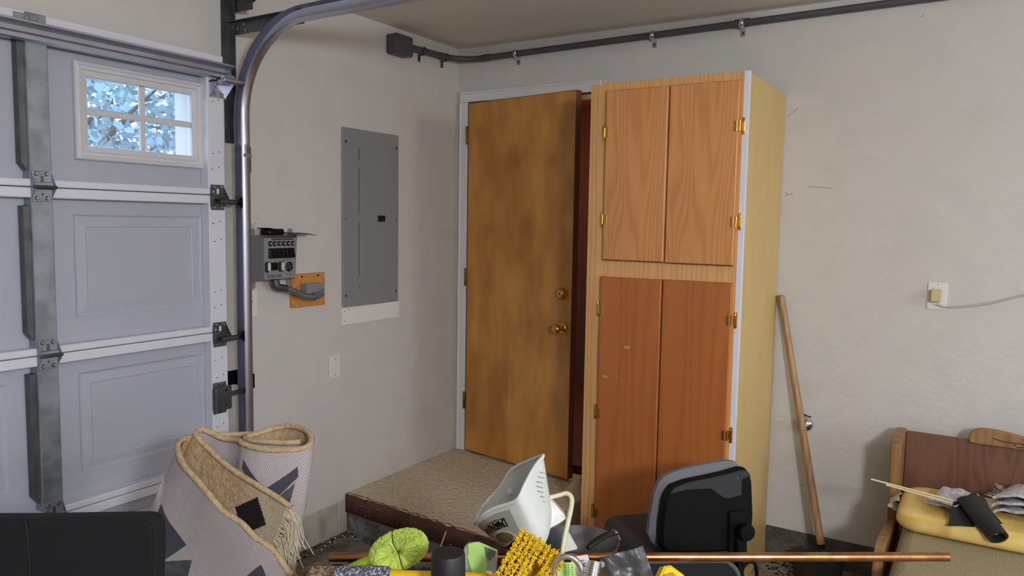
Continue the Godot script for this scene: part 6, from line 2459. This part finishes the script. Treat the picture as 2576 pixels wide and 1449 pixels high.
# ---------------------------------------------------------------- rolled rug
func build_rug():
	var o := A(560, 1300, 2.05)
	o.y = 0.0
	var t := thing("rolled_rug", "folded beige rug with dark diamonds, woven white back and fringe, standing on end", "rug", o)
	var RW := 0.46
	# woven back
	var inside := func(p: Vector2, poly: Array) -> bool:
		return Geometry2D.is_point_in_polygon(p, PackedVector2Array(poly))
	var m1 := [Vector2(0.80, 0.31), Vector2(0.585, 0.36), Vector2(0.70, 0.60), Vector2(0.80, 0.50)]
	var m2 := [Vector2(0.535, 0.40), Vector2(0.53, 1.0), Vector2(0.84, 1.0), Vector2(0.80, 0.68)]
	var m3 := [Vector2(0.17, 0.10), Vector2(0.09, 0.19), Vector2(0.15, 0.33), Vector2(0.26, 0.26)]
	var nn := noise(0.03, FastNoiseLite.TYPE_SIMPLEX_SMOOTH, 3, 81)
	var weave := func(polys: Array, veined: Array): return paint(768, 576, func(x, y):
		var p := Vector2(x / 768.0, y / 576.0)
		var dark := false
		for poly in polys:
			if inside.call(p, poly): dark = true
		# knots: a grid of pale stitches with dark gaps between them
		var row: int = y / 6
		var cy: int = y % 6
		var sx: int = (x + (4 if row % 2 == 1 else 0)) % 8
		var gap: bool = (cy == 0 and sx < 6) or (sx < 2 and cy < 4)
		var c := Color(0.80, 0.765, 0.765)
		if dark:
			c = Color(0.20, 0.21, 0.27)
			if inside.call(p, veined) and int(x * 0.6 + absf(float(y % 96) - 48.0)) % 60 < 26: c = Color(0.27, 0.27, 0.28)
			gap = (x + y) % 7 == 0
			if gap: c = Color(0.62, 0.60, 0.62)
		elif gap:
			c = Color(0.36, 0.31, 0.33)
		return c.lightened(0.06 * nn.get_noise_2d(x, y)) if not dark else c)
	var v1 := [Vector2(0.16, 0.09), Vector2(0.305, 0.25), Vector2(0.23, 0.23), Vector2(0.16, 0.15)]
	var v2 := [Vector2(0.423, 0.10), Vector2(0.430, 0.165), Vector2(0.355, 0.275), Vector2(0.275, 0.25)]
	var v3 := [Vector2(0.420, 0.20), Vector2(0.405, 0.34), Vector2(0.33, 0.31)]
	var woven := mat(Color.WHITE, 0.95)
	woven.albedo_texture = weave.call([m1, m2, m3], m2)
	var woven_loop := mat(Color.WHITE, 0.95)
	woven_loop.albedo_texture = weave.call([v1, v2, v3], v3)
	# pile
	var dm := [Vector2(0.175, 0.06), Vector2(0.080, 0.175), Vector2(0.165, 0.30), Vector2(0.262, 0.185)]
	var dm2 := [Vector2(0.76, 0.10), Vector2(0.70, 0.22), Vector2(0.78, 0.34), Vector2(0.84, 0.22)]
	var n2 := noise(0.05, FastNoiseLite.TYPE_SIMPLEX_SMOOTH, 4, 82)
	var n3 := noise(0.25, FastNoiseLite.TYPE_SIMPLEX_SMOOTH, 2, 83)
	var n4 := noise(0.008, FastNoiseLite.TYPE_SIMPLEX_SMOOTH, 2, 84)
	var pt := paint(512, 384, func(x, y):
		var p := Vector2(x / 512.0, y / 384.0)
		var jit := p + Vector2(n3.get_noise_2d(x, y), n3.get_noise_2d(y, x + 50)) * 0.006
		if inside.call(jit, dm) or inside.call(jit, dm2):
			return Color(0.075, 0.06, 0.075).lerp(Color(0.17, 0.09, 0.06), clampf(n2.get_noise_2d(x, y) * 1.5, 0, 1))
		var k: float = 0.5 + n2.get_noise_2d(x, y) * 0.5 + n3.get_noise_2d(x, y * 0.4) * 0.25
		var c := Color(0.62, 0.50, 0.37).lerp(Color(0.80, 0.71, 0.58), clampf(k, 0, 1))
		return c.lerp(Color(0.76, 0.71, 0.62), clampf(0.9 - p.x * 2.8 + n4.get_noise_2d(x, y) * 0.5, 0.0, 0.8)))
	var pile := mat(Color.WHITE, 1.0)
	pile.albedo_texture = pt
	pile.normal_enabled = true
	pile.normal_texture = noise_tex(0.2, 256, [], true, 2.0, 3, 85)
	pile.normal_scale = 0.4
	var cord := mat(Color.WHITE, 0.9)
	cord.albedo_texture = noise_tex(0.06, 128, [[0.0, Color(0.62, 0.52, 0.39)], [0.5, Color(0.74, 0.64, 0.50)], [1.0, Color(0.80, 0.72, 0.59)]], false, 1, 3, 86)
	tri_uv(cord, Vector3.ONE * 9.0)
	# fold one: the fringed end, its turn at the left, the layer behind it and the loop at the right
	var f1 := []
	for q in [[731, 1276, 2.00], [690, 1247, 2.02], [650, 1223, 2.04], [614, 1201, 2.06], [580, 1178, 2.08], [548, 1152, 2.10], [520, 1124, 2.12], [500, 1104, 2.13], [493, 1090, 2.145], [506, 1081, 2.165], [530, 1088, 2.17], [555, 1101, 2.165], [580, 1106, 2.16], [600, 1108, 2.14], [612, 1116, 2.115], [640, 1126, 2.10], [670, 1131, 2.095], [705, 1133, 2.095], [745, 1131, 2.10], [772, 1124, 2.11], [783, 1108, 2.135], [776, 1088, 2.17], [752, 1076, 2.20], [725, 1072, 2.215], [690, 1078, 2.215], [655, 1089, 2.20], [630, 1097, 2.185], [617, 1103, 2.165], [640, 1109, 2.14], [680, 1112, 2.13], [720, 1114, 2.13], [756, 1112, 2.135]]:
		f1.append(A(q[0], q[1], q[2]) - o)
	var f2 := []
	for q in [[735, 1449, 1.86], [722, 1434, 1.865], [687, 1384, 1.88], [642, 1353, 1.895], [608, 1317, 1.91], [563, 1288, 1.93], [529, 1249, 1.95], [496, 1209, 1.98], [464, 1173, 2.01], [450, 1140, 2.045], [447, 1120, 2.08], [457, 1107, 2.12], [478, 1101, 2.15], [510, 1099, 2.18], [550, 1094, 2.20], [600, 1093, 2.215], [640, 1092, 2.23]]:
		f2.append(A(q[0], q[1], q[2]) - o)
	var cb := cam.transform.basis
	var strip := func(top: Array, lean: Callable, u0: float, s: float, len_m: float):
		var c := curve(top, 4)
		var grid_w := []
		var grid_p := []
		var uv := []
		var acc := 0.0
		var NJ := 14
		for i in c.size():
			if i > 0: acc += c[i].distance_to(c[i - 1])
			var dn: Vector3 = lean.call(float(i) / (c.size() - 1))
			var tg: Vector3 = (c[mini(i + 1, c.size() - 1)] - c[maxi(i - 1, 0)]).normalized()
			var nr: Vector3 = tg.cross(dn).normalized() * s
			var rw := []
			var rp := []
			var ru := []
			for j in NJ + 1:
				var v := float(j) / NJ
				var p: Vector3 = c[i] + dn * len_m * v + nr * 0.006 * sin(v * 5.0 + acc * 9.0)
				rw.append(p + nr * 0.0045)
				rp.append(p - nr * 0.0045)
				ru.append(Vector2(acc / 0.6, v * len_m / RW))
			grid_w.append(rw)
			grid_p.append(rp)
			uv.append(ru)
		var st := mb()
		var uw := []
		for row in uv:
			var rowu := []
			for q in row: rowu.append(q + Vector2(u0, 0))
			uw.append(rowu)
		skin(st, grid_w, s < 0, uw)
		part("woven_back", st, woven if s > 0 else woven_loop, t)
		st = mb()
		skin(st, grid_p, s > 0, uv)
		part("pile", st, pile, t)
		st = mb()
		tube(st, c, 0.0082, 9)
		part("binding", st, cord, t, "tan corded binding")
		st = mb()
		var bt := []
		for i in c.size(): bt.append((grid_w[i][NJ] + grid_p[i][NJ]) / 2)
		tube(st, bt, 0.0082, 7)
		part("binding", st, cord, t)
		return [grid_w, grid_p]
	var lean1 := func(u: float):
		var k := smoothstep(0.30, 0.42, u)
		return ((-cb.x * 0.42 - Vector3.UP).lerp(-cb.x * 0.12 - Vector3.UP, k)).normalized()
	var lean2 := func(u: float):
		return ((-cb.x * 0.16 - Vector3.UP).lerp(-cb.x * 0.40 - Vector3.UP, smoothstep(0.2, 0.65, u))).normalized()
	var g1 = strip.call(f1, lean1, 0.2, -1.0, RW)
	strip.call(f2, lean2, 0.0, 1.0, RW)
	# knotted fringe along the short end
	var st := mb()
	var r := RandomNumberGenerator.new()
	r.seed = 9
	for k in 120:
		var v := r.randf_range(0.0, 0.5)
		var jf := v * 14.0
		var j := int(jf)
		var p: Vector3 = g1[0][0][j].lerp(g1[0][0][j + 1], jf - j).lerp(g1[1][0][j].lerp(g1[1][0][j + 1], jf - j), r.randf())
		var outw := cb.x * r.randf_range(0.010, 0.050) * (1.0 - v) + cb.z * r.randf_range(0.0, 0.02)
		var l := r.randf_range(0.06, 0.125)
		var e := p + outw + Vector3(0, -l, 0) + cb.x * r.randfn() * 0.012
		tube(st, curve([p - cb.x * 0.01, p + outw * 0.55 + Vector3(0, -l * 0.18, 0), e.lerp(p, 0.3) + cb.x * r.randfn() * 0.006, e], 4), r.randf_range(0.0009, 0.0017), 5)
	part("fringe", st, mat(Color(0.84, 0.79, 0.68), 0.9), t, "cream knotted fringe", "stuff")
